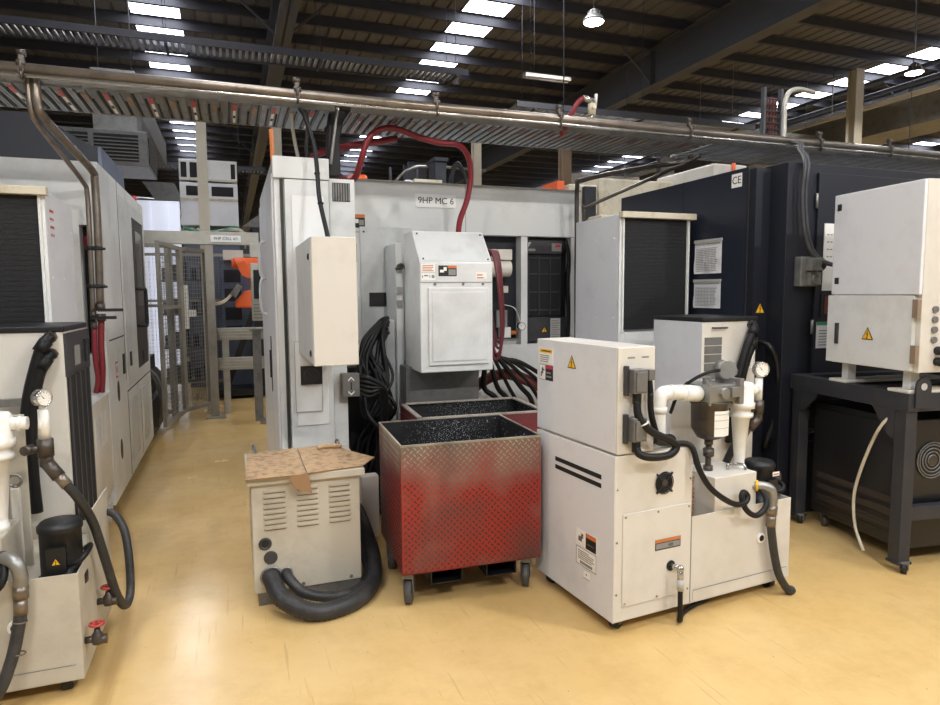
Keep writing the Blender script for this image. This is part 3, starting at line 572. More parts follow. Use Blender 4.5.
# ---- black cables beside the conveyor
rnd = random.Random(3)
for k in range(22):
    a = rnd.random(); b = rnd.random(); q = rnd.random()
    x0 = 1.06+.03*a; r = .01+.008*q; z0 = 1.28+.12*b; y0 = 4.74+.1*a
    if k < 11:
        pts = [(x0+.04, y0+.1, z0+.02), (x0-.05, y0-.05, z0+.0), (x0-.1-.1*b, y0-.12, z0-.12-.08*q), (.84+.22*a, 4.55+.1*q, 1.02), (.86+.22*b, 4.5+.15*a, .78), (.8+.24*q, 4.5+.2*b, .5), (.78+.28*a, 4.45+.3*q, .02+r)]
    elif k < 17:
        pts = [(x0+.03, y0+.1, z0), (x0-.05, y0-.1, z0-.1), (x0+.0-.08*q, 4.6, .98), (1.02-.16*a, 4.55, .74), (.9-.05*q, 4.58, .78), (.8+.08*b, 4.6, 1.0), (.9, 4.66, 1.2), (1.03, 4.78, z0)]
    else:
        pts = [(.77, 4.28, 1.05-.025*(k-17)), (.84, 4.26, 1.04-.03*(k-17)), (.93+.03*b, 4.3, .93), (.9+.06*a, 4.4, .6), (.85+.1*q, 4.45, .3), (.9+.1*b, 4.5, .02+r)]
    g = G(); g.tube(pts, r, n=8, k=7); tag(g.obj('machine_cable', 'rubber'), 'black cable in the tangle between tall cabinet and conveyor head', 'cable', 'black cables beside the conveyor')
for k in range(4):
    g = G(); x = 1.795+.014*k; pts = [(x-.01, 4.62, 1.9-.01*k), (x+.02, 4.5, 1.9), (x+.04, 4.44+.01*k, 1.7), (x+.06, 4.42+.02*k, 1.4), (x+.05, 4.42+.02*k, 1.16+.03*k), (x+.01, 4.45, 1.12+.04*k), (x-.0, 4.5, 1.3), (x-.01, 4.6, 1.6)]
    g.tube(pts, .011, n=8); tag(g.obj('coiled_hose', 'hosedeep'), 'thin dark red hose looped on the right side of the conveyor head', 'hose', 'red hoses looped beside the conveyor')
g = G(); g.tube([(1.7, 4.95, .7), (1.85, 4.85, .88), (2.05, 4.8, .95), (2.3, 4.82, .86), (2.55, 4.9, .7), (2.7, 5.0, .4), (2.72, 5.0, .05)], .045); tag(g.obj('coolant_hose', 'brownred'), 'thick brown red hose behind the rear bin', 'hose')
for k in range(7):
    a = rnd.random(); b = rnd.random(); g = G(); x = 1.86+.1*k
    g.tube([(1.84+.02*k, 4.75, 1.25-.03*k), (1.84+.05*k, 4.72, 1.05), (x, 4.74+.05*a, .85), (x+.12, 4.78, .62+.1*b), (x+.2, 4.86, .3), (x+.2, 4.9, .03)], .015+.007*b, n=8)
    tag(g.obj('machine_cable', 'rubber'), 'black cable hanging behind the rear bin, right of the conveyor head', 'cable', 'black cables right of the conveyor')
g = G(); g.box(.72, .83, 3.98, 4.06, .06, .46); g.cyl((.76, 3.975, .12), (.76, 3.96, .12), .01); tag(g.obj('floor_box', 'cream', bevel=.006), 'narrow white box on the floor between louvred unit and red bin', 'box')
# ================================================================ bins
def chip_bin(label, x, y, rz, w, d, z0, z1, red, loz, rim, rm):
    t = thing('chip_bin', label, 'bin', (x, y, 0), R(rz), local=True); T = .006
    g = G(); g.box(0, w, 0, T, z0, z1); g.box(0, w, d-T, d, z0, z1); g.box(0, T, T, d-T, z0, z1); g.box(w-T, w, T, d-T, z0, z1); g.box(0, w, 0, d, z0, z0+T)
    body = g.obj('bin_body', red, t)
    g = G()
    for f, L in ((frame((0, 0, z0), X_, Z_), w), (frame((0, d, z0), (0, -1, 0), Z_), d), (frame((w, 0, z0), (0, 1, 0), Z_), d)):
        H = z1-z0; A = .0185; n = int((L+H)/A*1.2)+4
        for i in range(-n, n):
            for j in range(-n, n):
                cx, cy = A*(i-j)*.7071*1.3+L*.5, A*(i+j)*.7071*1.3
                if not (.012 < cx < L-.012 and .012 < cy < H-.012): continue
                s = 1 if (i+j) % 2 else -1; c = .0102; e = .0034
                P = [(-c, -c*s), (e, -e*s), (c, c*s), (-e, e*s)]
                b = g.pv([f(cx+p, cy+q, .0003) for p, q in P]); r1 = g.pv([f(cx-c*.5, cy-c*.5*s, .0022), f(cx+c*.5, cy+c*.5*s, .0022)])
                g.face([b[0], b[1], r1[1], r1[0]]); g.face([b[1], b[2], r1[1]]); g.face([b[2], b[3], r1[0], r1[1]]); g.face([b[3], b[0], r1[0]])
    g.obj('tread_pattern', loz, body)
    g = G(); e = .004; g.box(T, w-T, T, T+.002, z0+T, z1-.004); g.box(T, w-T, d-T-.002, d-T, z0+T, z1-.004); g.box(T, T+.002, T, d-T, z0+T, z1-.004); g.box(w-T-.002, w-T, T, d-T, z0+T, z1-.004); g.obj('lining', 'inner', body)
    g = G(); g.box(-e, w+e, -e, T+rim, z1-.008, z1+.002); g.box(-e, w+e, d-T-rim, d+e, z1-.008, z1+.002); g.box(-e, T+rim, 0, d, z1-.008, z1+.002); g.box(w-T-rim, w+e, 0, d, z1-.008, z1+.002); g.obj('rim', rm, t)
    for k in (.2, .6):
        g = G(); g.box(k*w, k*w+.17, .02, d-.02, z0-.075, z0-.07); g.box(k*w, k*w+.17, .02, d-.02, z0-.006, z0); g.box(k*w, k*w+.006, .02, d-.02, z0-.075, z0); g.box(k*w+.164, k*w+.17, .02, d-.02, z0-.075, z0); g.obj('fork_pocket', 'black', t)
    for cx in (.05, w-.05):
        for cy in (.09, d-.09): caster(t, cx, cy, 0, .07, .036, R(70), z0)
    # swarf
    zc = z1-.22; g = G(); n = 14; P = {}
    for i in range(n+1):
        for j in range(n+1):
            P[i, j] = g.b.verts.new((T+.003+(w-2*T-.006)*i/n, T+.003+(d-2*T-.006)*j/n, zc+.05*math.sin(i*.7)*math.cos(j*.6)+random.uniform(-.02, .02)))
    for i in range(n):
        for j in range(n): g.face([P[i, j], P[i+1, j], P[i+1, j+1], P[i, j+1]])
    def flake(p, s):
        a = [V(p)+V((random.uniform(-s, s), random.uniform(-s, s), random.uniform(-s, s))) for _ in range(3)]; g.face(g.pv(a), 1)
    for _ in range(900): flake((random.uniform(.02, w-.02), random.uniform(.02, d-.02), zc+random.uniform(.0, .07)), .005)
    for _ in range(1500):
        q = random.random(); flake((w*(.6+.3*random.gauss(0, .6)), d-T-.006, z1-.01-.22*q), .0032)
    for _ in range(150): flake((w-T-.006, random.uniform(.05, d-.05), z1-.02-.2*random.random()), .004)
    for v in g.b.verts: v.co.x = min(max(v.co.x, T+.003), w-T-.003); v.co.y = min(max(v.co.y, T+.003), d-T-.003)
    me = g; mw = Matrix.Translation((x, y, 0)) @ Matrix.Rotation(R(rz), 4, 'Z')
    for v in g.b.verts: v.co = mw @ v.co
    o = g.obj('metal_chips', ['chip', 'swarf'], kind='stuff'); o['label'] = 'dark oily swarf with bright flecks inside the '+label.split(' standing')[0].split(' behind')[0]; o['category'] = 'metal chips'
    return t
chip_bin('red tread plate swarf bin standing on casters in front', .757, 3.09, -2.5, .75, .63, .185, .85, 'binred', 'binloz', 0, 'binloz')
chip_bin('dark red pale rimmed swarf bin behind the nearer one', 1.1, 3.99, -3, .89, .62, .165, .8, 'bindark', 'bindark', .025, 'binrim')
# ================================================================ louvred unit
t = thing('mist_collector', 'white louvred floor unit with grey hoses and cardboard on top', 'machine unit', (.33, 3.68, 0))
g = G(); g.box(.055, .605, 3.4, 3.93, .07, .645); bd = g.obj('body', 'dull', t, bevel=.005)
G().box(.075, .6, 3.41, 3.92, .0, .07).obj('base', 'zinc', t)
G().box(.035, .63, 3.375, 3.95, .642, .68).obj('lid', 'dull', t, bevel=.004)
for k in range(3):
    g = G(); x = .115+.165*k; f = fr(x, 3.4, .4)
    for i in range(8):
        y = .0275*i; A = g.pv([f(-.004, y), f(.11, y), f(.11, y+.02), f(-.004, y+.02)]); B = g.pv([f(.0, y, .001), f(.106, y, .001), f(.1, y+.003, .011), f(.006, y+.003, .011)])
        g.face([A[0], A[1], B[2], B[3]]); g.face([A[1], A[2], B[2]], 0, True); g.face([A[2], A[3], B[3], B[2]], 0, True); g.face([A[3], A[0], B[3]], 0, True)
        g.fbox(f, .002, .104, y-.003, y+.001, 0, .0006, 1)
    g.obj('louvre', ['dull', 'seam'], bd)
g = G(); g.torus((.115, 3.397, .33), (0, 1, 0), .026, .007); g.cyl((.115, 3.399, .33), (.115, 3.396, .33), .024, m=1); g.obj('port', ['darkgrey', 'ink'], bd)
g = G(); g.lathe((.14, 3.4, .255), (0, -1, 0), [(0, .034), (.006, .034), (.008, .03)]); g.obj('blanking_cap', 'darkgrey', bd)
g = G(); [g.lathe((x, 3.4, .09), (0, -1, 0), [(0, .01), (.006, .008)], n=8) for x in (.3, .55)]; g.obj('bolts', 'zinc', bd)
for x, y in ((.09, 3.9), (.56, 3.86)): g = G(); g.cyl((x, y, .68), (x, y, .695), .016); g.torus((x, y, .715), (1, .3, 0), .022, .006); g.obj('eyebolt', 'steel', t)
g = G(); g.tube([(.14, 3.43, .16), (.14, 3.36, .155), (.19, 3.24, .09), (.34, 3.15, .045), (.53, 3.2, .044), (.65, 3.36, .046), (.7, 3.55, .1), (.69, 3.72, .2), (.66, 3.85, .3), (.6, 3.9, .33)], .042, n=14, k=18, ribs=.09); g.torus((.14, 3.385, .158), (0, 1, .0), .05, .007, m=1); g.obj('large_hose', ['hosegrey', 'steel'], t)
g = G(); g.tube([(.215, 3.43, .17), (.22, 3.35, .155), (.3, 3.3, .08), (.45, 3.31, .035), (.6, 3.37, .035), (.66, 3.5, .06), (.655, 3.7, .15), (.64, 3.85, .2), (.6, 3.9, .2)], .026, n=12, k=12, ribs=.06); g.torus((.215, 3.39, .165), (0, 1, 0), .028, .005, m=1); g.obj('small_hose', ['hosegrey', 'steel'], t)
def sheet(pts, th=.006):
    g = G(); a = g.pv(pts); b = g.pv([V(p)+V((0, 0, th)) for p in pts]); n = len(pts)
    g.face(a[::-1]); g.face(b)
    for i in range(n): g.face([a[i], a[(i+1) % n], b[(i+1) % n], b[i]], 1)
    return g
g = sheet([(.03, 3.345, .682), (.2, 3.345, .682), (.3, 3.35, .682), (.325, 3.355, .684), (.325, 3.5, .684), (.33, 3.94, .683), (.05, 3.93, .682)])
f = frame((.235, 3.352, .686), (1, .02, 0), (.1, -.25, -.97)); g.flat(f, [(0, 0), (.1, 0), (.105, .1), (.05, .085), (.02, .06)], -.003, .003, 1)
tag(g.obj('cardboard_sheet', ['card', 'cardin']), 'flat cardboard with torn front flap, left on the louvred unit', 'cardboard')
g = sheet([(.33, 3.36, .682), (.48, 3.38, .683), (.62, 3.4, .683), (.72, 3.55, .685), (.64, 3.7, .685), (.53, 3.96, .684), (.335, 3.94, .683)]); 
tag(g.obj('cardboard_sheet', ['card', 'cardin']), 'cardboard overhanging the right edge of the louvred unit', 'cardboard')
g = G(); g.tube([(.44, 3.84, .702), (.5, 3.85, .708), (.58, 3.83, .702)], .014, n=8); tag(g.obj('cardboard_scrap', 'card'), 'crumpled cardboard scrap at the back of the louvred unit top', 'cardboard')
# ================================================================ coolant units (local: u right, v depth)
def coolant_unit(label, x, y, rz, end_fittings):
    t = thing('coolant_unit', label, 'coolant unit', (x, y, 0), R(rz), local=True)
    b = G().box(0, .463, 0, .69, .065, .855).obj('cabinet_base', 'cream', t, bevel=.004)
    L = lambda v, z: fl(0, v, z); pm = 'dull' if end_fittings else 'cream'  # aisle unit dimmed: shade and grime both go into a duller colour
    G().box(-.0015, 0, .0, .69, .065, .855).obj('side_panel', 'cool', b)  # thin skin tinted for the light falling on the left face
    g = G(); [g.fbox(L(.5, z), 0, .4, 0, .022, .0015, .003) for z in (.683, .725)]; g.obj('side_vents', 'rad', b)
    sticker('warning_label', b, L(.3, .345), .17, .085, 'label', [(.04, .08, .44, .92, 'label'), (.12, .3, .3, .6, 'ink'), (.25, .5, .36, .8, 'ink'), (.48, .04, .98, .72, 'ink'), (.48, .72, .98, .97, 'orangelab'), (.55, .3, .9, .4, 'inkgrey')], t=.003)
    sticker('instruction_label', b, L(.3, .25), .17, .09, 'label', [(0, 0, 1, .02, 'ink'), (0, .98, 1, 1, 'ink'), (0, 0, .012, 1, 'ink'), (.988, 0, 1, 1, 'ink'), (.2, .1, .8, .25, 'inkgrey')]+lines(5, .1, .9, .35, .9), t=.003)
    sticker('small_label', b, L(.235, .195), .05, .045, 'label', [(0, 0, 1, .05, 'inkgrey'), (0, .95, 1, 1, 'inkgrey'), (.4, .4, .6, .6, 'inkgrey')], t=.003)
    p = G().box(.045, .455, -.006, 0, .135, .58).obj('access_panel', 'cream', t, bevel=.002)
    g = G(); [g.lathe((u, -.006, z), (0, -1, 0), [(0, .006), (.004, .004)], n=8) for u in (.06, .25, .44) for z in (.15, .565)]; [g.lathe((u, 0, z), (0, -1, 0), [(0, .006), (.004, .004)], n=8) for u in (.015, .45) for z in (.2, .45, .7)]; g.obj('screws', 'chrome', p)
    sticker('warning_label', p, frame((.235, -.006, .375), X_, Z_), .155, .052, 'darkgrey', [(0, .72, 1, 1, 'orangelab'), (.03, .12, .97, .62, 'inkgrey'), (.5, .2, .7, .5, 'ink')])
    g = G(); c = V((.285, 0, .7)); g.cyl(c, c+V((0, -.003, 0)), .05, m=0); [g.torus(c+V((0, -.006, 0)), (0, 1, 0), q, .0025, k=5, m=0) for q in (.018, .027, .036, .045, .053)]; g.lathe(c+V((0, -.003, 0)), (0, -1, 0), [(0, .018), (.006, .016)], m=1)
    for a in range(4): f = frame(c, (math.cos(R(45+90*a)), 0, math.sin(R(45+90*a))), (-math.sin(R(45+90*a)), 0, math.cos(R(45+90*a)))); g.fbox(f, .015, .066, -.004, .004, .003, .01, 0)
    g.obj('fan_guard', ['ink', 'strip'], b)
    g = G(); c = V((.332, -.006, .287)); g.lathe(c, (0, -1, 0), [(0, .026), (.003, .026)], m=0); g.cyl(c, c+V((.015, -.05, 0)), .014, m=1); g.ball(c+V((.015, -.05, 0)), .018, m=1); g.cyl(c+V((.015, -.05, 0)), c+V((.015, -.052, -.06)), .015, m=1, n=6); g.cyl(c+V((.015, -.052, -.05)), c+V((.015, -.053, -.105)), .017, m=2); g.obj('elbow_fitting', ['ink', 'chrome', 'labelgrey'], p)
    g = G(); g.tube([(.347, -.059, .2), (.347, -.06, .12), (.352, -.058, .04), (.375, -.03, .02), (.47, .03, .018), (.7, .09, .018), (.9, .12, .018)], .0125, n=10); g.obj('drain_hose', 'rubber', t)
    # tank
    k = G(); k.box(.463, 1.155, 0, .006, .065, .505); k.box(1.149, 1.155, .006, .69, .065, .505); k.box(.463, 1.149, .684, .69, .065, .505); k.box(.47, 1.148, .007, .683, .067, .075); k.box(.47, 1.148, .007, .683, .43, .44)
    k.box(.48, 1.155, -.003, 0, .072, .13); k = k.obj('tank', pm, t, bevel=.003)
    G().box(.46, .466, -.0015, 0, .07, .505).obj('joint', 'inkgrey', k); G().box(.48, 1.13, -.005, -.003, .13, .1325).obj('joint', 'inkgrey', k)
    g = G(); c = V((.935, 0, .322)); g.lathe(c, (0, -1, 0), [(0, .03), (.01, .026)], m=0); g.lathe(c, (0, -1, 0), [(.008, .017), (.012, .015)], m=1); g.obj('drain_plug', ['label', 'ink'], k)
    w = G().box(.62, .905, .008, .26, .43, .675).obj('return_box', pm, t, bevel=.004)
    g = G(); g.tube([(.8, .1, .675), (.8, .1, .7), (.85, .1, .7), (.87, .06, .7), (.87, .05, .675)], .008, n=8); g.obj('handle', 'chrome', w)
    G().box(.62, .92, .33, .35, .43, 1.1).obj('back_plate', pm, t, bevel=.003)
    # strainer bowl
    fb = G(); c = V((.68, .14, 0)); fb.lathe(c, (0, 0, 1), [(.87, .035), (.88, .06), (.93, .09), (1.055, .093), (1.06, .1), (1.075, .1)], m=0, n=28); fb = fb.obj('filter_bowl', 'oldfit', t)
    g = G(); n = 10
    for a in range(n):
        A = [R(-120+80*(a+q)/n) for q in (0, 1)]; P = [(c.x+.0945*math.cos(q), c.y+.0945*math.sin(q)) for q in A]
        g.face(g.pv([(P[0][0], P[0][1], .9), (P[1][0], P[1][1], .9), (P[1][0], P[1][1], 1.03), (P[0][0], P[0][1], 1.03)]), 0)
        for z in (.94, .98, 1.01): g.face(g.pv([(P[0][0], P[0][1]-.0008, z), (P[1][0], P[1][1]-.0008, z), (P[1][0], P[1][1]-.0008, z+.004), (P[0][0], P[0][1]-.0008, z+.004)]), 1)
    g.obj('filter_label', ['label', 'grime'], fb)
    g = G(); g.cyl(c+V((0, 0, .87)), c+V((0, 0, .84)), .022, n=8); g.cyl(c+V((0, 0, .84)), c+V((0, 0, .66)), .015); g.cyl(c+V((0, 0, .82)), c+V((0, 0, .78)), .028, n=8); g.cyl(c+V((0, 0, .73)), c+V((0, 0, .7)), .024, n=8); g.obj('drain_pipe', 'oldfit', fb)
    g = G(); g.torus((.735, .08, .69), (0, 0, 1), .028, .006); [g.cyl((.735, .08, .69), (.735+.028*math.cos(a), .08+.028*math.sin(a), .69), .004, n=6) for a in (0, 2.1, 4.2)]; g.cyl((.735, .08, .66), (.735, .08, .695), .008); g.obj('handwheel', 'valve', fb)
    g = G(); g.box(.59, .77, .05, .23, 1.075, 1.16); g.cyl((.68, .06, 1.12), (.68, .03, 1.12), .03, n=8); g.box(.71, .77, .02, .1, 1.1, 1.15); g.cyl((.64, .14, 1.16), (.64, .14, 1.2), .01); g.box(.6, .68, .13, .15, 1.19, 1.195); [g.cyl((x, y, 1.06), (x, y, 1.17), .008, n=6) for x in (.6, .76) for y in (.06, .22)]; g.box(.77, .8, .03, .2, 1.06, 1.19); g.obj('filter_head', 'steel', t, bevel=.005)
    g = G(); g.lathe((.74, .14, 1.225), (-.35, -.9, .1), [(-.035, .048), (-.03, .052), (.03, .052), (.035, .046)], m=0, n=28); g.cyl((.74, .14, 1.16), (.74, .14, 1.2), .014, m=0); g.obj('pressure_switch', 'steel', t)
    g = G(); g.tube([(.7, .1, 1.23), (.63, .1, 1.225), (.56, .13, 1.19), (.53, .2, 1.12), (.52, .25, 1.0)], .009, n=8); g.obj('switch_cable', 'rubber', t)
    # white pipework
    g = G(); g.tube([(.34, .12, .84), (.34, .12, 1.0), (.34, .12, 1.075), (.352, .12, 1.112), (.385, .12, 1.125), (.47, .12, 1.12), (.6, .12, 1.105)], .036, n=16, k=8)
    g.cyl((.34, .12, 1.03), (.34, .12, 1.06), .041); g.cyl((.4, .12, 1.124), (.42, .12, 1.123), .041); g.cyl((.49, .12, 1.118), (.59, .12, 1.106), .041); g.obj('white_pipe', 'pvc', t)
    c = V((.875, .12, 0)); g = G(); g.lathe(c, (0, 0, 1), [(.675, .03), (.7, .03), (.7, .026), (.73, .026), (.96, .046), (.965, .062), (.985, .062), (.985, .05), (1.01, .05), (1.012, .068), (1.04, .07), (1.045, .062), (1.13, .064), (1.145, .055), (1.15, .03)], n=28); g.cyl((.8, .12, 1.09), (.84, .12, 1.09), .03); g.cyl((.92, .12, 1.1), (.99, .12, 1.1), .026, n=12); g.cyl((.955, .12, 1.1), (.97, .12, 1.1), .031, n=6); g.obj('cyclone_separator', 'pvc', t)
    g = G(); g.cyl((1.0, .12, 1.04), (1.0, .12, 1.16), .02); g.cyl((.985, .12, 1.1), (1.0, .12, 1.1), .026); g.cyl((1.0, .12, 1.16), (1.0, .12, 1.175), .014, n=6); g.obj('tee_pipe', 'pvc', t)
    gauge(t, (1.0, .11, 1.208), (.9, -.8, .0) if end_fittings else (-.35, -1, 0), .034 if end_fittings else .041)
    g = G(); g.cyl((1.0, .12, 1.04), (1.0, .12, .97), .03, n=8); g.cyl((.93, .12, 1.0), (1.0, .12, 1.0), .014); g.cyl((.93, .1, 1.0), (.95, .14, 1.0), .02, n=8); g.cyl((1.0, .12, .985), (1.0, .12, .93), .025)
    if end_fittings: g.cyl((1.0, .12, .945), (1.045, .1, .885), .026); g.cyl((1.035, .105, .9), (1.075, .085, .85), .022, m=1)
    else: g.cyl((1.0, .12, .945), (.96, .14, .885), .026); g.cyl((.965, .14, .9), (.93, .15, .85), .022, m=1)
    g.obj('relief_valve', ['oldfit', 'brasspipe'], t)
    g = G()
    if end_fittings: g.tube([(1.115, .09, .845), (1.15, .12, .77), (1.18, .2, .64), (1.205, .26, .46), (1.23, .33, .26), (1.25, .42, .16), (1.262, .5, .2), (1.255, .55, .36), (1.23, .6, .48), (1.17, .66, .54), (1.1, .66, .52)], .019, n=10)
    else: g.tube([(.935, .15, .855), (.92, .2, .78), (.93, .3, .6), (.95, .4, .45)], .02, n=10)
    g.obj('return_hose', 'hosegrey', t)
    # motor
    m = G(); c = V((1.045, .14, 0)); m.lathe(c, (0, 0, 1), [(.43, .09), (.47, .09), (.475, .076), (.66, .076), (.665, .082), (.685, .082), (.7, .07), (.702, .0)], n=28); m.box(1.01, 1.08, .045, .08, .51, .615); m = m.obj('pump_motor', 'black', t)
    if end_fittings: triangle(m, frame((1.045, .044, .557), X_, Z_), .035)
    else: sticker('rating_plate', m, frame((1.05, .056, .63), X_, Z_), .05, .022, 'label', [(.1, .3, .9, .6, 'orangelab')]); G().box(1.12, 1.17, .1, .17, .5, .62).obj('terminal_box', 'darkgrey', m)
    g = G(); g.tube([(1.08, .06, .54), (1.12, .05, .55), (1.145, .07, .57), (1.15, .14, .58), (1.12, .2, .55)], .012, n=8); g.obj('motor_cable', 'rubber', m)
    # elbow and hose at the front
    g = G(); g.tube([(.86, .06, .59), (.92, .0, .6), (.96, -.03, .585), (.972, -.035, .54), (.97, -.035, .49)], .026, n=12, k=8, m=0); g.cyl((.9, .01, .602), (.908, .002, .602), .028, m=1 if end_fittings else 2); g.cyl((.97, -.035, .5), (.968, -.036, .45), .028, m=1, n=8); g.cyl((.968, -.036, .45), (.965, -.037, .39), .024, m=1); g.obj('elbow_pipe', ['steel', 'brasspipe', 'yellow'], t)
    g = G()
    if end_fittings: g.tube([(.966, -.037, .4), (.955, -.045, .33), (.93, -.06, .22), (.88, -.09, .1), (.78, -.15, .03), (.6, -.2, .025)], .022, n=10); [g.torus((.962-.01*i, -.04-.01*i, .36-.12*i), (-.1, -.1, -1), .023, .003, k=5, m=1) for i in range(2)]
    else: g.tube([(.966, -.037, .4), (.975, -.04, .33), (1.0, -.04, .22), (1.04, -.04, .11), (1.1, -.05, .024), (1.13, -.05, .026)], .021, n=10)
    g.obj('front_hose', ['hosegrey', 'brasspipe'], t)
    for u, v in ((.07, .07), (.06, .62), (1.08, .07), (1.08, .62)): caster(t, u, v, 0, .036, .036, R(90 if u > 1 else 20), .07, 'ink')
    # electrical box
    e = G().box(.008, .218, -.002, .705, .862, 1.352).obj('electrical_box', 'cream', t, bevel=.004)
    G().box(.0065, .008, .01, .695, .87, 1.345).obj('side_cover', 'cool', e)  # left face of the box gets its light as a cooler tint
    triangle(e, frame((.0065, .365, 1.245), (0, -1, 0), Z_), .075)
    sticker('caution_label', e, frame((.0065, .675, 1.225), (0, -1, 0), Z_), .135, .08, 'label', [(.05, .7, .95, .95, 'yellow'), (.15, .78, .85, .86, 'ink')]+lines(4, .05, .9, .08, .62))
    sticker('danger_label', e, frame((.0065, .675, 1.135), (0, -1, 0), Z_), .135, .082, 'ink', [(0.02, .03, .45, .97, 'label'), (.45, .75, .98, .97, 'redlab'), (.1, .2, .2, .5, 'ink'), (.18, .4, .3, .8, 'ink'), (.3, .6, .4, .7, 'ink'), (.52, .2, .9, .3, 'inkgrey'), (.52, .45, .85, .55, 'inkgrey')])
    for z, nm in ((1.205, 0), (.985, 1)):
        g = G(); f = frame((.035, -.004, z-.07), X_, Z_); g.fbox(f, 0, .02, 0, .135, 0, .02, 1); g.fbox(f, .02, .095, .012, .12, 0, .055, 0); g.fbox(f, .028, .088, .02, .11, .055, .062, 0); g.cyl(f(.055, .012, .03), f(.055, -.04, .03), .02, m=2); g.obj('plug_connector', ['zinc', 'darkgrey', 'rubber'], e, bevel=.003)
    g = G(); f = frame((.15, -.004, 1.2), X_, Z_); g.fbox(f, 0, .035, 0, .05, 0, .04, 0); g.cyl(f(.018, 0, .02), f(.022, -.06, .025), .013, m=2); g.obj('plug_connector', ['zinc', 'darkgrey', 'rubber'], e, bevel=.003)
    G().fbox(frame((.06, -.002, 1.3), X_, Z_), 0, .04, 0, .008, 0, .001).fbox(frame((.14, -.002, 1.3), X_, Z_), 0, .04, 0, .008, 0, .001).obj('plate_print', 'inkgrey', e)
    g = G(); g.tube([(.088, -.035, 1.11), (.09, -.05, 1.04), (.14, -.075, .975), (.24, -.08, .925), (.284, -.08, .89), (.24, -.08, .855), (.14, -.075, .855), (.095, -.05, .87), (.09, -.035, .9)], .018, n=12); g.torus((.11, -.062, 1.01), (.4, -.2, -.8), .019, .004, m=1); g.obj('power_cable', ['rubber', 'label'], e)
    g = G(); g.tube([(.172, -.028, 1.14), (.175, -.03, 1.05), (.215, -.02, .95), (.27, .02, .89), (.38, .03, .873), (.44, -.01, .86), (.462, -.045, .75), (.54, -.05, .645), (.68, -.05, .555), (.76, -.05, .548), (.79, -.04, .575), (.768, -.035, .597), (.75, -.04, .57), (.77, -.055, .51), (.835, -.06, .474), (.905, -.055, .51), (.92, -.03, .56), (.9, .02, .6), (.86, .1, .58)], .0145, n=10); g.obj('control_cable', 'rubber', e)
    g = G(); g.tube([(.2, .2, .875), (.3, .12, .88), (.42, .12, .875), (.455, .14, .86)], .022, n=8); g.tube([(.23, .05, .9), (.3, .08, .9), (.4, .06, .88)], .016, n=8); g.obj('loose_cable', 'rubber', e)
    g = G(); [g.torus((.5, .08, .46+.02*i), (0, 0, 1), .03, .009, k=6) for i in range(12)]; g.obj('cooling_coil', 'copper', t)
    off = {'filter_bowl': (.022, 0, -.03), 'filter_head': (.022, 0, -.03), 'pressure_switch': (.06, 0, -.03), 'switch_cable': (.022, 0, -.03), 'pump_motor': (.027, 0, -.015), 'white_pipe': (.01, 0, -.02)}
    q = (.045, 0, -.01) if end_fittings else (.025, 0, -.02)
    for n in ('tee_pipe', 'pressure_gauge', 'relief_valve'): off[n] = q
    if not end_fittings: off['cyclone_separator'] = q; off['return_hose'] = q
    for ch in t.children:
        d = off.get(ch.name.split('.')[0])
        if d: ch.location = d
    if end_fittings:
        G().prism([(.2, .505), (.69, .505), (.69, .66), (.26, .66)], 'x', 1.149, 1.155).obj('end_plate', 'dull', k, bevel=.002)
        for v, z in ((.05, .2), (.32, .24)):
            g = G(); q = 1.2; g.cyl((1.155, v, z), (q, v, z), .015, n=8, m=0); g.lathe((q, v, z-.02), (0, 0, 1), [(0, .015), (.0, .02), (.02, .025), (.04, .02), (.05, .013), (.065, .01)], m=0); g.cyl((q, v, z-.005), (q+.035, v, z-.005), .02, n=8, m=0); g.cyl((q, v, z+.035), (q, v, z+.065), .005, m=0); g.torus((q, v, z+.063), (0, 0, 1), .025, .0055, m=1); [g.cyl((q, v, z+.063), (q+.024*math.cos(a), v+.024*math.sin(a), z+.063), .003, n=6, m=1) for a in (0, 1.26, 2.5, 3.77, 5.0)]
            g.obj('gate_valve', ['oldfit', 'valve'], t)
        g = G(); g.box(.87, .9, .275, .305, .43, .8); g.obj('lifting_post', 'cream', t, bevel=.003); g = G(); g.torus((.885, .29, .83), (0, 1, 0), .024, .006); g.cyl((.885, .29, .8), (.885, .29, .812), .01); g.obj('eyebolt', 'steel', t)
    return t
coolant_unit('white coolant tank unit on casters with electrical box, right of the red bin', 1.608, 2.502, 4.8, False)
coolant_unit('white coolant tank with red valve wheels and black motor, beside the aisle', -1.768, 2.88, 0, True)
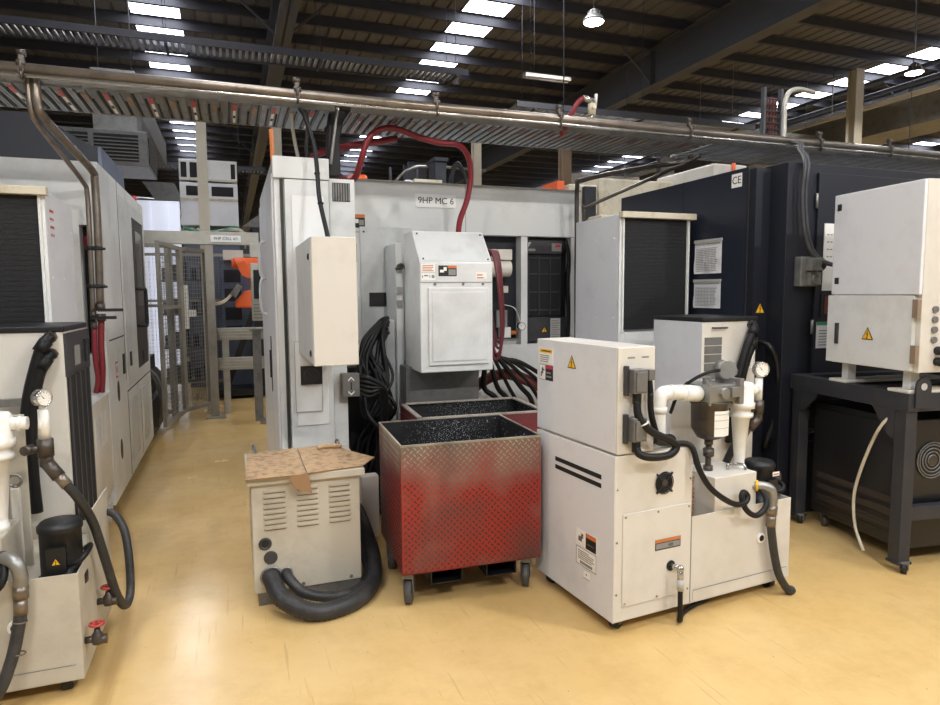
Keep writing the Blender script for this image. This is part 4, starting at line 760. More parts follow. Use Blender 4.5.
# ================================================================ chillers
def chiller(label, x, y, w, d, h, vents, side_mesh, lq=1):
    t = thing('chiller', label, 'chiller', (x+w/2, y+d/2, 0))
    b = G().box(x, x+w, y, y+d, .06, h-.02).obj('body', 'cream', t, bevel=.004)
    G().box(x-.0015, x, y, y+d, .06, h-.02).obj('side_panel', 'cool', b)  # overlay paints the cooler light on this side
    G().box(x-.006, x+w+.006, y-.008, y+d+.006, h-.022, h+.008).obj('top_cover', 'black', t, bevel=.006)
    G().box(x+.03, x+w-.03, y+.03, y+d-.03, 0, .06).obj('plinth', 'black', t)
    if vents:
        for i in range(8):
            g = G(); f = fr(x+.02, y, h-.17-.055*i); g.fbox(f, 0, .135, 0, .05, 0, .002); g.obj('vent', 'zinc', b)
        g = G(); f = fr(x+.08, y, h-.06); g.tube([f(0, 0, 0), f(0, 0, .02), f(.05, 0, .02), f(.1, 0, .02), f(.1, 0, 0)], .006, n=8, k=3); g.obj('handle', 'oldfit', b)
        sticker('label', b, fr(x+w-.09, y, h-.33), .07, .14, 'label', lines(5, .1, .9, .1, .9)[:4])
    for k in range(2):
        a = V((x+w-.055-.05*(1-k)*0+.03*k*0, y-.02, h-.06-.09*k+.03)); a.x = x+w-.05+.0*k; a.z = h-.045-.08*k
        g = G(); q = x+w-.06
        g.cyl((a.x, y, a.z), (a.x, y-.03, a.z), .028, m=1, n=8)
        g.tube([(a.x, y-.025, a.z), (a.x-.02, y-.055, a.z-.03), (a.x-.07*lq, y-.06, a.z-.12), (a.x-.13*lq+.01*k, y-.06, a.z-.3), (a.x-.17*lq+.03*k, y-.055, a.z-.55), (a.x-.19*lq+.05*k, y-.05, a.z-.75)], .026, n=12, m=0); g.cyl((a.x-.01, y-.045, a.z-.015), (a.x-.04, y-.06, a.z-.065), .031, m=0, n=12)
        g.obj('coolant_hose', ['rubber', 'oldfit'], t)
    g = G(); f = fr(x+w-.27, y, h-.36); g.fbox(f, 0, .1, 0, .035, .03, .07); g.fbox(f, -.02, 0, .01, .025, 0, .02); g.obj('hose_clamp', 'steel', t)
    if side_mesh:
        s = G().box(x+w-.002, x+w+.006, y+.02, y+d-.02, .35, h-.05).obj('side_mesh', 'rad', t)
        g = G(); [g.box(x+w+.006, x+w+.012, y+d*q, y+d*q+.02, .35, h-.22) for q in (.05, .28, .5, .72, .92)]; g.box(x+w, x+w+.012, y, y+d, h-.24, h-.03); g.obj('side_frame', 'darkgrey', s)
        g = G(); f = fq(x+w+.012, y+d*.3, h-.2); g.fbox(f, 0, .12, 0, .1, 0, .001); g.obj('side_label', 'inkgrey', s); g = G(); g.fbox(f, .22, .3, 0, .12, .0, .012); g.obj('latch', 'ink', s)
    return t
chiller('white chiller with vents on its front and twin black hoses behind the coolant unit', 2.775, 3.35, .43, .5, 1.43, True, False)
chiller('white chiller with plain front and dark mesh side behind the coolant tank by the aisle', -1.195, 3.6, .43, .52, 1.45, False, True, .75)
# ================================================================ radiator cabinets
def radiator_cabinet(label, x, extra):
    y, w, d, h = 4.2, .63, .655, 2.175
    t = thing('oil_cooler_cabinet', label, 'cabinet', (x+w/2, y+d/2, 0))
    b = G().box(x, x+w, y+.03, y+d, 0, h).obj('body', 'cool', t, bevel=.004)
    g = G(); g.box(x, x+.05, y, y+.03, .0, h-.02); g.box(x+w-.045, x+w, y, y+.03, 0, h-.02); g.box(x+.05, x+w-.045, y, y+.03, 0, 1.3); g.obj('front_frame', 'white', t, bevel=.003)
    s = G().box(x+.04, x+w-.035, y-.004, y+.03, 1.32, h-.03).obj('radiator', 'rad', t)
    g = G(); [g.box(x+.04, x+w-.035, y-.0055, y-.004, 1.32+.028*i, 1.324+.028*i) for i in range(29)]; g.obj('fins', 'black', s)
    G().box(x-.005, x+w+.02, y-.05, y+.01, h-.03, h+.015).obj('top_rail', 'grime', t, bevel=.004)
    for q in (x+w-.03, x+.02): G().box(q, q+.013, y-.015, y, 1.3, h-.03).obj('side_rail', 'white', t)
    g = G(); [g.lathe((x+(0 if extra else w), y+.08+.25*j, z), (-1 if extra else 1, 0, 0), [(0, .009), (.004, .006)], n=8) for j in range(3) for z in (.4, .8, 1.1, 1.4, 1.7, 2.0)]; g.obj('rivets', 'label', b)
    sticker('label', b, fr(x+w-.24, y, 1.17), .1, .1, 'label', lines(6, .05, .95, .05, .95))
    if not extra:
        f = fq(x+w, y+.06, h-.3); g = G()
        for i in range(4):
            for j in range(3): g.fbox(f, .03+.03*j, .048+.03*j+.008*(i % 2), .06+.045*i, .075+.045*i, 0, .001)
        g.obj('faded_print', 'valve', b)
    return t
radiator_cabinet('white cabinet with black mesh front between white machine and dark navy machine', 2.712, True)
radiator_cabinet('white cabinet with black mesh front beside the left machine door', -1.57, False)
# ================================================================ left machine
t = thing('machining_center', 'white machine with grey door window and red hoses left of the aisle', 'machine', (-2, 6.4, 0))
g = G(); g.box(-3.4, -.84, 5.36, 7.65, .09, 2.52); g.box(-3.4, -.97, 5.2, 5.36, .09, 2.52); g.box(-.9, -.84, 5.2, 5.36, .09, 2.52); g.box(-.97, -.9, 5.2, 5.36, 2.09, 2.52); g.box(-.97, -.9, 5.2, 5.36, .09, 1.19); g.obj('body', 'white', t)
G().box(-3.35, -.9, 5.3, 7.6, 0, .09).obj('plinth', 'black', t)
g = G(); g.box(-.97, -.9, 5.33, 5.36, 1.19, 2.09, 0); g.box(-.96, -.92, 5.3, 5.33, 1.95, 2.02, 1); g.obj('open_bay', ['navydark', 'redlab'], t)
g = G(); y = 6.0; g.box(-.8405, -.8385, y, y+.012, .9, 2.52); g.box(-.8405, -.8385, 5.3, 5.98, 1.27, 1.28); g.box(-.8405, -.8385, 6.02, 7.6, .8, .812); g.box(-.8405, -.8385, 6.02, 6.035, .1, .8); g.box(-.8405, -.8385, 6.8, 6.81, .1, .72); g.obj('panel_seam', 'seam', t)
d = G().box(-.842, -.832, 6.05, 7.6, .83, 2.42).obj('door', 'grey_white', t, bevel=.003)
g = G(); g.box(-.834, -.828, 6.72, 7.45, .93, 2.31, 0); g.box(-.829, -.826, 6.86, 7.3, 1.5, 2.2, 1); g.obj('door_window', ['darkgrey', 'glass'], d)
g = G(); g.tube([(-.83, 6.75, 1.66), (-.76, 6.75, 1.66), (-.75, 6.77, 1.64), (-.75, 6.77, 1.5), (-.75, 6.77, 1.34), (-.76, 6.75, 1.32), (-.83, 6.75, 1.32)], .016, n=8, k=3); g.obj('handle', 'black', d)
for a, z, h in ((5.85, .97, .16), (6.2, 1.0, .12), (7.0, .97, .1)): G().box(-.8405, -.835 if a < 6 else -.828, a, a+.1, z, z+h).obj('slot', 'ink', t)
g = G(); [g.flat(fq(-.84, 5.58, z), [(.05*math.cos(q*.52), .08*math.sin(q*.52)) for q in range(12)], 0, .003) for z in (.87, .42)]; g.obj('oval_holes', 'ink', t)
sticker('warning_label', t, fq(-.84, 5.5, .98), .1, .12, 'redlab', [(.12, .1, .88, .9, 'label'), (.3, .3, .7, .7, 'redlab')])
[G().box(-.84, -.83, a, a+.45, .2, .72).obj('lower_panel', 'grey_white', t, bevel=.003) for a in (6.1, 6.9)]
g = G(); g.box(-.935, -.845, 4.87, 5.19, .22, .92); g.box(-.93, -.845, 4.26, 4.87, .25, .92); g.box(-.93, -.85, 4.3, 5.15, .06, .13); [g.box(-.92, -.86, y, y+.05, .0, .25) for y in (4.32, 4.8, 5.1)]; l = g.obj('oil_tank', 'cream', t, bevel=.004)
g = G(); g.box(-.94, -.835, 4.25, 5.19, .91, .925); g.box(-.9, -.86, 4.9, 5.1, .925, .935); g.obj('tank_lid', 'white', l, bevel=.003)
g = G(); [g.fbox(fq(-.845, 4.42+.22*i, .6), 0, .18, 0, .22, 0, .004) for i in range(3)]; g.obj('tank_door', 'white', l, bevel=.002); g = G(); g.fbox(fq(-.841, 4.45, .68), 0, .04, 0, .08, 0, .02); g.obj('handle', 'cream', l)
t = thing('roof_cover', 'dark navy cover with sloped end standing on the left machine roof', 'cover', (-1.8, 6.9, 2.52))
G().prism([(-3.3, 2.52), (-3.3, 3.05), (-1.45, 3.08), (-1.0, 2.82), (-.97, 2.52)], 'y', 6.3, 7.6).obj('cover_shell', 'navydark', t); G().prism([(-1.0, 2.52), (-.965, 2.52), (-.98, 2.84), (-1.0, 2.84)], 'y', 6.28, 7.5).obj('end_panel', 'blue', t)
g = G(); g.box(-2.0, -1.75, 5.7, 5.9, 2.52, 2.63); g.box(-1.7, -1.6, 5.7, 5.85, 2.52, 2.6); tag(g.obj('small_box', 'navy', bevel=.005), 'small dark box pair on the front of the left machine roof', 'box')
# drop pipes from the tray
for k, (pts, r, lab) in enumerate((([(-.955, 4.235, 2.8), (-.95, 4.235, 2.64), (-.935, 4.29, 2.58), (-.87, 4.65, 2.485), (-.82, 4.91, 2.41), (-.815, 4.95, 2.34), (-.815, 4.95, 2.0), (-.825, 4.95, 1.55)], .024, 'thick grey drop pipe from the tray down the left machine corner'), ([(-.99, 4.235, 2.8), (-.985, 4.235, 2.62), (-.97, 4.29, 2.55), (-.92, 4.6, 2.44), (-.87, 4.88, 2.33), (-.86, 4.93, 2.26), (-.86, 4.93, 2.0), (-.865, 4.93, 1.5)], .015, 'thin grey drop pipe beside the thick one at the left machine corner'))):
    t = thing('drop_pipe', lab, 'pipe', (pts[0])); g = G(); g.tube(pts, r, n=12, k=8); g.obj('pipe_run', 'brasspipe', t)
    x, y, z = pts[-1]; g = G(); [g.cyl((x, y, z-.0-.07*i), (x, y, z-.05-.07*i), r*1.25, n=8) for i in range(2)]; g.obj('valve_body', 'oldfit', t)
    g = G(); g.box(x-.01, x+.14, y-.045, y-.025, z-.055, z-.035); g.cyl((x, y, z-.045), (x, y-.04, z-.045), .008); g.obj('valve_handle', 'black', t)
    g = G(); g.tube([(x, y, z-.12), (x-.01+.005*k, y, z-.3), (x+.005-.035*(1-k)*.4, y, z-.45), (x-.025+.01*k, y+.02, .95)], .02-.003*k, n=10); g.obj('red_hose', 'red', t)
    for q in (1.65, 1.9): g = G(); g.cyl((x, y, q), (x, y, q+.025), r*1.5, n=8); g.cyl((x-.03, y, q+.01), (x+.05, y-.01, q+.01), .008); g.obj('clamp', 'ink', t)
# ================================================================ navy machine
t = thing('machining_center', 'dark navy machine with papers on its side at right', 'machine', (5, 4.4, 0))
G().box(3.4, 7, 3.66, 5.25, .1, 2.46).obj('body', 'navy', t, bevel=.006)
G().box(3.45, 6.9, 3.5, 5.2, 0, .1).obj('plinth', 'black', t)
g = G(); g.box(3.397, 3.4, 4.36, 4.366, .2, 2.46); g.box(3.394, 3.4, 3.66, 3.675, .1, 2.46); g.obj('panel_seam', 'ink', t)
G().box(3.405, 3.53, 3.6, 3.658, .1, 2.44).obj('corner_panel', 'navydark', t)
p = G().box(3.53, 7, 3.45, 3.65, .1, 2.46).obj('front_panel', 'navydark', t, bevel=.004)
d = G().box(3.785, 4.75, 3.43, 3.45, .3, 2.4).obj('door', 'navydark', t, bevel=.004)
g = G(); [g.cyl((3.775, 3.435, z), (3.775, 3.435, z+.1), .009, n=8) for z in (2.16, 1.72, 1.3, .7)]; g.obj('hinge', 'steel', d)
g = G(); g.box(3.84, 4.6, 3.424, 3.43, 1.42, 1.58, 0); g.box(3.87, 4.5, 3.422, 3.425, 1.44, 1.56, 1); g.obj('door_window', ['ink', 'brownred'], d)  # brown-red inset paints a reddish reflection in the window
g = G(); g.fbox(fl(3.4, 3.83, 2.335), 0, .1, 0, .095, 0, .002); s = g.obj('ce_label', 'label', t)
text('lettering', 'CE', fl(3.4, 3.83, 2.335), .075, 'ink', s, .05, .047, .0022)
triangle(t, fr(3.47, 3.6, 1.47), .09)
g = G(); g.tube([(3.47, 3.59, 1.25), (3.47, 3.5, 1.22), (3.52, 3.48, 1.1), (3.56, 3.5, .8), (3.5, 3.55, .5)], .02, n=8); g.box(3.62, 3.9, 3.36, 3.39, .78, .8); g.cyl((3.62, 3.38, .62), (3.8, 3.38, .64), .02, n=8); g.lathe((3.7, 3.45, .64), (0, -1, 0), [(0, .05), (.05, .04)]); g.box(3.63, 3.86, 3.4, 3.45, .45, .55); g.obj('pipe_fittings', 'black', t)
for z0, z1, lab in ((1.735, 1.972, 'upper of two printed sheets on the navy machine side'), (1.475, 1.672, 'lower of two printed sheets on the navy machine side, with a table')):
    ya, yb = 4.2, 3.905; t2 = thing('paper_sheet', lab, 'paper', (3.39, ya, z0)); f = fl(3.392, ya, z0); w, h = ya-yb, z1-z0
    g = G(); n = 8
    P = [[g.b.verts.new(f(w*i/n, h*j/n, .004*math.sin(i*1.3+j)+.004)) for j in range(5)] for i in range(n+1)]
    for i in range(n):
        for j in range(4): g.face([P[i][j], P[i+1][j], P[i+1][j+1], P[i][j+1]], 0, True)
    g.fbox(f, 0, w, 0, h, 0, .001); g.obj('sheet', 'paper', t2)
    g = G(); 
    for i in range(14): g.fbox(f, w*.08, w*(.9-.1*random.random()), h*(.08+.055*i), h*(.095+.055*i), .0085, .009)
    for i in range(6): g.fbox(f, w*(.2+.12*i), w*(.205+.12*i), h*.1, h*.75, .0085, .009)
    g.fbox(f, .03*w, .97*w, h*.93, h*.96, .0085, .009); g.obj('print', 'inkgrey', t2)
    G().fbox(f, -.005, w+.005, h-.002, h+.02, 0, .008).obj('holder', 'labelgrey', t2)
o = G().fbox(fr(3.845, 3.43, 1.6), 0, .42, 0, .46, 0, .006); t2 = thing('notice_board', 'white notice board half hidden behind the box on the steel table', 'notice', (4.1, 3.42, 1.6)); o.obj('board', 'label', t2); g = G(); [g.fbox(fr(3.87, 3.424, 1.98-.05*i), .01*j*3, .01*j*3+.018, 0, .008, 0, .001) for i in range(4) for j in range(5)]; g.obj('print', 'inkgrey', t2)
o = G().fbox(fr(3.81, 3.43, 1.2), 0, .25, 0, .18, 0, .003); t2 = thing('paper_sheet', 'printed sheet with green header low on the navy machine door', 'paper', (4, 3.42, 1.2)); o.obj('sheet', 'paper', t2); g = G(); g.fbox(fr(3.81, 3.427, 1.36), 0, .25, 0, .025, 0, .001, 0); [g.fbox(fr(3.83, 3.427, 1.22+.02*i), 0, .2, 0, .006, 0, .001, 1) for i in range(6)]; g.obj('print', ['greenlab', 'inkgrey'], t2)
t = thing('power_socket', 'grey industrial socket box on the navy machine front', 'socket', (3.7, 3.42, 1.6))
G().box(3.61, 3.765, 3.39, 3.45, 1.63, 1.83).obj('housing', 'steel', t, bevel=.006)
g = G(); f = fr(3.65, 3.39, 1.735); g.fbox(f, 0, .11, 0, .085, 0, .05, 0); g.cyl(f(.09, .04, .03), f(.12, .02, .035), .025, m=1); f = fr(3.665, 3.39, 1.64); g.fbox(f, 0, .095, 0, .085, 0, .03, 0); g.torus(f(.047, .042, .03), (0, 1, 0), .028, .006); g.obj('socket', ['steel', 'ink'], t, bevel=.004)
# ================================================================ steel table with electrical enclosure (local: x depth, y along face)
TX, TY, TR = 3.489, 2.555, -8
t = thing('steel_table', 'charcoal steel frame table carrying a white electrical enclosure', 'table', (TX, TY, 0), R(TR), local=True)
g = G(); g.box(-.005, .075, -.05, .9, .93, 1.03); g.box(1.1, 1.18, -.05, .9, .93, 1.03); g.box(.075, 1.1, -.05, .03, .93, 1.03); g.box(.075, 1.1, .82, .9, .93, 1.03); g.box(.075, 1.1, .25, .33, .96, 1.03); g.box(.075, 1.1, .52, .6, .96, 1.03); g.obj('top_frame', 'tabpaint', t, bevel=.003)
g = G(); g.box(.02, 1.15, -.03, .88, 1.0, 1.004); g.obj('top_plate', 'black', t)
for x, y in ((0, -.035), (0, .8), (1.1, -.035), (1.1, .8)):
    g = G(); g.box(x, x+.075, y, y+.075, .06, .93); g.box(x-.008, x+.083, y-.008, y+.083, .05, .065); g.obj('leg', 'tabpaint', t, bevel=.003)
    caster(t, x+.04, y+.0, 0, .033, .028, R(40), .06, 'ink')
f = frame((-.001, 0, .93), (0, -1, 0), Z_)
for pts in ([(-.04, 0), (-.2, 0), (-.17, -.04), (-.075, -.16), (-.04, -.16)], [(-.8, 0), (-.64, 0), (-.67, -.04), (-.76, -.13), (-.8, -.13)]): g = G(); g.flat(f, pts, -.01, .0); g.obj('gusset', 'tabpaint', t)
g = G(); g.box(.075, 1.1, -.03, .02, .3, .38); g.obj('cross_rail', 'tabpaint', t, bevel=.003)
g = G(); f = frame((.03, -.05, 1.03), X_, Z_); pts = [(0, -.08), (.1, -.08), (.1, .03)]+[(.05+.05*math.cos(a), .04+.05*math.sin(a)) for a in [i*math.pi/8 for i in range(1, 8)]]+[(0, .03)]; g.flat(f, pts, 0, .012, 0); g.cyl(f(.05, .04, .0), f(.05, .04, .0135), .02, m=1); g.obj('lifting_lug', ['tabpaint', 'labelgrey'], t)
e = thing('electrical_enclosure', 'white two-door electrical enclosure standing on the charcoal table', 'electrical box', (TX, TY, 0), R(TR), local=True)
bx0, by0, by1 = -.004, -.08, .555
G().box(bx0+.02, .9, by0, by1, 1.15, 2.19).obj('housing', 'cream', e, bevel=.004)
u = G().box(bx0, bx0+.02, by0+.002, by1, 1.575, 2.188).obj('upper_door', 'cool', e, bevel=.004)
l = G().box(bx0-.004, bx0+.02, by0+.03, by1+.02, 1.155, 1.57).obj('lower_door', 'white', e, bevel=.004)
g = G(); f = frame((bx0, .5, 2.1), (0, -1, 0), Z_)
for z in (2.11, 1.66): g = G(); f = frame((bx0, .525, z), (0, -1, 0), Z_); g.fbox(f, 0, .03, -.02, .02, 0, .008); g.obj('lock', 'ink', u, bevel=.003)
g = G(); f = frame((bx0-.004, .5, 1.27), (0, -1, 0), Z_); g.fbox(f, 0, .028, 0, .13, 0, .01); g.obj('handle', 'darkgrey', l, bevel=.003)
triangle(l, frame((bx0-.004, .25, 1.335), (0, -1, 0), Z_), .085)
for z in (1.2, 1.45): g = G(); g.box(bx0-.012, bx0+.012, by0-.004, by0+.03, z, z+.1); g.obj('hinge', 'brown', l)
g = G()
for i in range(4):
    for j in range(2): g.cyl((.1+.1*j, by0, 1.33+.055*i+.03*j), (.1+.1*j, by0-.012, 1.33+.055*i+.03*j), .018, m=0, n=10)
for z in (1.21, 1.27): g.cyl((.13, by0, z), (.13, by0-.05, z), .024, m=1, n=10)
g.obj('cable_gland', ['zinc', 'ink'], e)
for y in (.0, .45): g = G(); g.box(.05, .11, y, y+.05, 1.045, 1.15, 1); g.box(.0, .75, y-.04, y+.1, 1.03, 1.047, 0); g.obj('foot', ['cream', 'grey_white'], e, bevel=.003)
u = thing('cooling_unit', 'black cooling unit on casters under the charcoal table', 'machine unit', (TX, TY, 0), R(TR), local=True)
b = G().box(.1, 1.05, .05, .78, .1, .86).obj('body', 'chestblack', u, bevel=.006)
g = G(); g.box(.094, .1, .08, .75, .14, .82); [g.box(.09, .095, .1, .74, .17+.05*i, .175+.05*i) for i in range(4)]; g.obj('side_panel', 'chestblack', b, bevel=.003)
g = G(); [g.box(.092, .0985, .1, .72, .2+.075*i, .24+.075*i) for i in range(3)]; g.obj('panel_strip', 'strip', b)
g = G(); c = V((.28, .05, .62)); [g.torus(c+V((0, -.006, 0)), (0, 1, 0), q, .004, k=5) for q in (.03, .05, .07, .09, .105)]; g.cyl(c, c+V((0, -.004, 0)), .1, m=1); g.lathe(c, (0, -1, 0), [(0, .03), (.012, .028)], m=2); g.obj('fan_guard', ['zinc', 'ink', 'oldfit'], b)
for x, y in ((.16, .1), (.16, .72), (.98, .1), (.98, .72)): caster(u, x, y, 0, .04, .03, R(60), .1)
g = G(); mw = Matrix.Translation((TX, TY, 0)) @ Matrix.Rotation(R(TR), 4, 'Z')
g.tube([mw @ V(p) for p in ((.02, .075, .9), (-.02, .13, .79), (-.03, .22, .56), (-.03, .27, .36), (-.03, .25, .18), (-.04, .17, .06))], .009, n=10); tag(g.obj('plastic_tube', 'grime'), 'cream plastic tube hanging from the charcoal table frame', 'tube')
# ================================================================ robot cell
def mesh_panel(name, label, a, b, z0, z1, group=None, rail=True, cat='fence', kick=None):
    a, b = V(a+(0,)), V(b+(0,)); L = (b-a).length; f = frame((a.x, a.y, 0), b-a, Z_)
    t = thing(name, label, cat, (a.x, a.y, 0))
    g = G(); w = .05
    g.fbox(f, 0, w, z0, z1, -.02, .02); g.fbox(f, L-w, L, z0, z1, -.02, .02); g.fbox(f, w, L-w, z1-w, z1, -.02, .02); g.fbox(f, w, L-w, z0, z0+w, -.02, .02)
    if rail: g.fbox(f, w, L-w, (z0+z1)*.62, (z0+z1)*.62+.04, -.02, .02)
    g.obj('panel_frame', 'gate', t)
    g = G(); s = .05
    for i in range(int((L-2*w)/s)): g.fbox(f, w+s*i, w+s*i+.004, z0+w, z1-w, -.002, .002)
    for i in range(int((z1-z0-2*w)/s)): g.fbox(f, w, L-w, z0+w+s*i, z0+w+s*i+.004, -.002, .002)
    g.obj('wire_mesh', 'meshwire', t); return t
mesh_panel('fence_gate', 'open wire mesh gate leaf nearest the left machine', (-.75, 7.95), (-.6, 8.9), .12, 2.2, cat='gate')
t2 = mesh_panel('fence_gate', 'wire mesh gate leaf folded behind the nearer one, by the cell sign post', (-.6, 8.92), (-.3, 9.4), .12, 2.2, cat='gate', rail=False)
mesh_panel('mesh_fence', 'wire mesh fence panel left of the gate, behind the left machine', (-1.6, 9.0), (-.72, 9.0), .1, 2.24)
mesh_panel('mesh_fence', 'wire mesh fence panel at the far back of the robot cell', (-1.6, 12.0), (1.2, 12.0), .1, 2.3)
t = thing('gate_portal', 'pale aluminium gate frame with post and top beam carrying the cell sign', 'gate frame', (-.25, 9.05, 0))
g = G(); g.box(-.3, -.2, 9.0, 9.1, .02, 2.3); g.box(-.36, -.12, 8.95, 9.15, 0, .025); g.box(-.77, -.69, 9.04, 9.1, 0, 2.3); g.obj('post', 'gate', t, bevel=.003); G().box(-1.7, .36, 8.98, 9.1, 2.24, 2.4).obj('top_beam', 'alu', t, bevel=.003)
s = G().fbox(fr(-.22, 8.97, 2.27), 0, .36, 0, .085, 0, .006).obj('cell_sign', 'sign'); tag(s, 'small white sign lettered 9HP CELL #3 on the fence beam', 'sign')
text('lettering', '9HP CELL #3', fr(-.22, 8.964, 2.27), .052, 'ink', s, .18, .0425, .001)
t = thing('control_pendant', 'grey control panel on a post beside the orange robot', 'control panel', (.4, 8.4, 0))
g = G(); g.box(.23, .56, 8.4, 8.5, 1.28, 1.98); g.box(.23, .36, 8.38, 8.5, 2.05, 2.22); g.obj('housing', 'alu', t, bevel=.006); g = G(); g.box(.26, .35, 8.39, 8.4, 1.55, 1.9); g.obj('screen', 'glass', t); g = G(); g.box(.36, .44, 8.42, 8.5, .05, 2.2); g.box(.28, .5, 8.38, 8.52, 0, .06); g.obj('post', 'steel', t)
g = G(); [g.box(.25, .5, 8.392, 8.4, 1.31+.04*i, 1.325+.04*i) for i in range(5)]; g.obj('buttons', 'inkgrey', t)
t = thing('guard_leg', 'grey bolted steel leg standing on the floor by the tall cabinet', 'post', (.33, 8.65, 0)); g = G(); g.box(.23, .33, 8.6, 8.7, .0, 1.15); g.box(.2, .4, 8.58, 8.72, 1.15, 1.17); g.obj('leg', 'zinc', t); 
t = thing('conveyor_frame', 'pale aluminium two-rail conveyor frame in front of the robot', 'conveyor', (.4, 9.3, 0))
for z in (1.0, .6): g = G(); g.box(-.2, 1.6, 9.25, 9.35, z, z+.16); [g.box(-.2, 1.6, 9.24, 9.25, z+q, z+q+.012) for q in (.03, .07, .11)]; g.obj('rail', 'alu', t, bevel=.003)
for x, y in ((-.14, 9.3), (1.5, 9.3), (-.14, 10.1), (1.5, 10.1)): g = G(); g.box(x, x+.08, y, y+.08, 0, 1.0); g.obj('leg', 'alu', t)
t = thing('robot_pedestal', 'black steel robot pedestal with sloping braces', 'pedestal', (.6, 10.9, 0)); g = G(); g.box(-.3, 1.6, 10.6, 11.2, .04, .14); g.box(.35, 1.0, 10.65, 11.15, .14, 1.2); f = fr(-.2, 10.6, .1); g.flat(f, [(.0, 0), (.1, 0), (.58, 1.3), (.48, 1.3)], 0, .1); g.obj('pedestal', 'black', t)
t = thing('industrial_robot', 'orange industrial robot inside the wire mesh cell', 'robot', (.65, 10.9, 1.2))
g = G(); g.lathe((.68, 10.9, 1.2), (0, 0, 1), [(0, .26), (.1, .25), (.12, .2), (.24, .18)]); g.obj('base', 'orange', t)
g = G(); g.prism([(.05, 1.5), (.05, 1.4), (.6, 1.4), (.6, 1.7), (.32, 1.68), (.2, 1.66)], 'y', 10.5, 10.9); g.obj('shoulder', 'orange', t, bevel=.03)
g = G(); g.tube([(.36, 10.6, 1.6), (.33, 10.58, 1.75), (.3, 10.52, 2.0)], .055, n=14); g.obj('lower_arm', 'orange', t)
g = G(); g.cyl((.05, 10.42, 2.07), (.7, 10.5, 2.07), .085, n=24); g.cyl((.02, 10.42, 2.07), (.06, 10.42, 2.07), .07); g.prism([(.08, 2.06), (.2, 2.12), (.36, 1.9), (.3, 1.83), (.16, 1.88)], 'y', 10.3, 10.36); g.obj('upper_arm', 'orange', t, bevel=.01)
g = G(); g.prism([(-.02, 1.62), (.08, 1.76), (.16, 1.72), (.06, 1.55)], 'y', 10.35, 10.49); g.obj('gripper', 'zinc', t, bevel=.008); g = G(); [g.tube([(.02, 10.4, 1.64-.02*i), (-.06, 10.35, 1.55-.02*i), (-.16, 10.3, 1.49-.02*i), (-.27, 10.28, 1.5-.02*i), (-.36, 10.28, 1.6)], .016, n=8) for i in range(2)]; g.obj('cable_loom', 'grime', t)
t = thing('cell_machine', 'dark cell machine with stacked white air units on top, beyond the fence', 'machine', (-.3, 12.8, 0))
G().box(-.72, .17, 12.2, 13.4, 0, 2.68).obj('lower_body', 'blue', t); G().box(-.75, .17, 12.15, 13.4, 2.78, 3.5).obj('white_unit', 'cool', t, bevel=.01); G().box(-.75, .17, 12.15, 13.4, 3.53, 3.88).obj('upper_unit', 'white', t, bevel=.01)
g = G(); f = fr(-.75, 12.15, 2.78); [g.fbox(f, a, b, .5, .66, 0, .006) for a, b in ((.1, .44), (.5, .85))]; [g.fbox(f, a, b, .8, 1.05, 0, .006) for a, b in ((.03, .12), (.17, .33), (.82, .89))]; g.obj('vents', 'rad', t)
g = G(); g.box(-.75, .17, 12.143, 12.15, 3.2, 3.24); g.box(-.6, .17, 12.143, 12.15, 3.53, 3.56); g.obj('rust_streaks', 'grime', t)
g = G(); [g.tube([(-.7+.1*i, 12.1, 2.72), (-.4, 12.05, 2.66-.02*i), (-.1, 12.05, 2.7), (.16+.05*i, 12.1, 2.74-.04*i), (.25, 12.1, 2.4)], .025, n=8, m=i) for i in range(3)]; g.obj('cables', ['greenlab', 'grime', 'alu'], t)
# equipment seen through the mesh
t = thing('cell_cabinet', 'dark blue-grey cabinet bank inside the cell behind the robot cable', 'cabinet', (-.1, 11.4, 0)); G().box(-.15, .5, 11.2, 11.8, 0, 2.15).obj('body', 'blue', t, bevel=.01); g = G(); [g.fbox(fr(-.1, 11.2, .9+.3*i), 0, .25, 0, .2, 0, .01) for i in range(4)]; g.obj('modules', 'navydark', t); g = G(); g.box(-.1, .2, 11.0, 11.3, 2.15, 2.3); g.obj('top_unit', 'cream', t)
t = thing('parts_rack', 'dark rack of small fittings seen through the gate mesh', 'rack', (-.75, 11, 0)); g = G(); [g.box(x, x+.04, 10.6, 10.64, 0, 2.1) for x in (-1.0, -.3)]; [g.box(-1.0, -.26, 10.6, 11, z, z+.03) for z in (.3, .8, 1.3, 1.8)]; g.obj('rack_frame', 'darkgrey', t)
for i in range(5):
    for j in range(4): G().box(-.95+.13*i, -.87+.13*i, 10.65, 10.8, .33+.5*j, .5+.5*j+.05*(i % 3)).obj('fitting', 'navydark', t)
g = G(); g.box(-.7, -.6, 10.55, 10.6, 1.1, 1.75); g.box(-.62, -.5, 10.5, 10.6, 1.28, 1.38); g.obj('white_unit', 'label', t)
g = G(); g.box(-2.6, -.88, 13.95, 14.05, 0, 3.4); [g.box(-2.6+.3*i, -2.58+.3*i, 13.93, 13.95, 0, 3.4) for i in range(6)]; struct(g, 'window_5', 'dayglow')
t = thing('floor_machine', 'low dark machinery with pipes under the gate mesh by the left machine', 'machinery', (-1.2, 8.5, 0)); g = G(); g.box(-1.7, -.85, 7.75, 8.85, .05, .45); g.box(-1.6, -.9, 7.9, 8.7, .45, .9); g.obj('housing', 'black', t)
for i in range(6): g = G(); g.tube([(-.82, 7.9+.14*i, .15), (-.78, 7.92+.14*i, .4), (-.83, 7.95+.14*i, .65), (-.95, 8.0+.12*i, .8)], .013, n=8); g.obj('pipe', ['oldfit', 'oldfit', 'zinc'][i % 3], t)
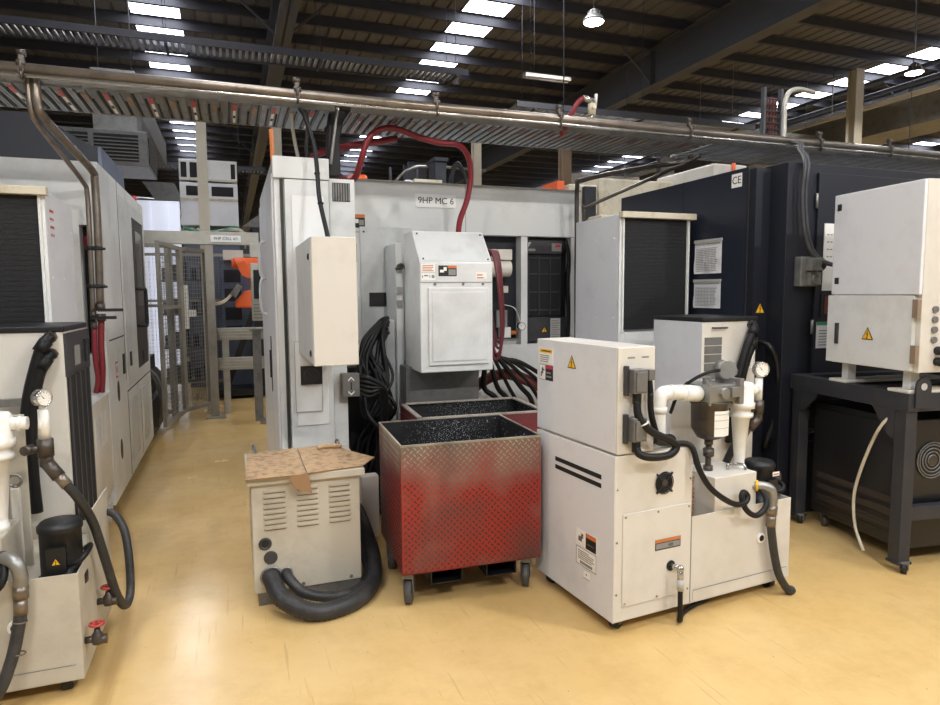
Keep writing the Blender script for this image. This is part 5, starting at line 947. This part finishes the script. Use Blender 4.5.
t = thing('stack_light', 'red and green stack light behind the left machine roof corner', 'signal light', (-.98, 8.2, 2.0)); [G().cyl((-.98, 8.2, z), (-.98, 8.2, z+.08), .03).obj(n, m, t) for n, m, z in (('red_lens', 'redlab', 2.62), ('green_lens', 'greenlab', 2.46), ('white_lens', 'label', 2.54))]; g = G(); g.cyl((-.98, 8.2, 0), (-.98, 8.2, 2.46), .015); g.obj('pole', 'cream', t)
# far background
t = thing('background_machine', 'rust-stained beige machine top behind the mesh-fronted white cabinet', 'machine', (4.8, 7, 0)); G().box(3.86, 4.86, 6.4, 7.6, 0, 2.86).obj('body', 'grime', t, bevel=.02); g = G(); g.box(3.5, 3.86, 6.42, 7.0, 0, 2.78); g.box(3.7, 4.2, 6.1, 6.4, 0, 2.42); g.obj('side_unit', 'grime', t, bevel=.02); g = G(); g.box(3.66, 3.8, 6.36, 6.42, 2.4, 2.75); g.obj('connector_block', 'navydark', t)
g = G(); g.box(3.4, 3.48, 6.5, 6.9, 0, 2.82); tag(g.obj('orange_screen', 'orange'), 'narrow orange panel between the white machine and beige machine top', 'panel')
t = thing('background_machine', 'cream machine with an orange cable behind the dark navy machine', 'machine', (5.1, 6.3, 0)); G().box(4.9, 5.35, 5.8, 6.8, 0, 2.97).obj('body', 'cream', t, bevel=.02); g = G(); g.tube([(5.16, 5.79, 3.0), (5.14, 5.77, 2.9), (5.12, 5.77, 2.6)], .02, n=8); g.obj('orange_cable', 'orange', t)
t = thing('far_machine', 'grey machine block with small windows far behind the beige machine top', 'machine', (9.3, 15, 0)); G().box(8.1, 10.6, 15, 17, 0, 4.0).obj('body', 'blue', t); G().box(8.2, 10.2, 14.9, 15.0, 3.2, 4.6).obj('front_panel', 'grey_white', t); g = G(); [g.box(x, x+.4, 14.89, 14.9, 3.4, 3.7) for x in (8.4, 9.0, 9.6)]; g.obj('windows', 'glass', t)
t = thing('far_machine', 'dark bulky machine far behind the white machine roof', 'machine', (6, 22, 0)); G().box(2.5, 8.5, 22, 24, 0, 4.2).obj('body', 'navy', t)
t = thing('far_machine', 'dark machine bank far beyond the tall cabinet top', 'machine', (1.5, 17, 0)); G().box(.5, 2.3, 16.5, 18, 0, 3.2).obj('body', 'navydark', t, bevel=.02); G().prism([(.3, 3.2), (.75, 3.55), (2.3, 3.55), (2.3, 3.2)], 'y', 16.5, 18).obj('sloped_top', 'zinc', t)
t = thing('far_machine', 'grey pipes and ducting bank behind the bright opening at far left', 'machine', (-3, 18, 0)); g = G(); [g.cyl((-6, 18, 4.2-.22*i), (.2, 18.1, 3.8-.22*i), .07) for i in range(4)]; g.obj('pipe_bank', 'steel', t); G().box(-6, .3, 18.2, 19, 0, 3.4).obj('body', 'wall', t); G().prism([(-1.9, 4.3), (-1.2, 4.3), (-1.0, 3.8), (-1.5, 3.6), (-1.7, 4.0)], 'y', 17.5, 18).obj('hopper', 'zinc', t)
# ================================================================ light
w = bpy.data.worlds.new('daylight'); sc.world = w; w.use_nodes = True
w.node_tree.nodes['Background'].inputs[0].default_value = (.93, .97, 1, 1); w.node_tree.nodes['Background'].inputs[1].default_value = .4
sc.view_settings.view_transform = 'Standard'; sc.view_settings.look = 'None'; sc.view_settings.gamma = 1; sc.view_settings.use_curve_mapping = False
sc.view_settings.exposure = -.48
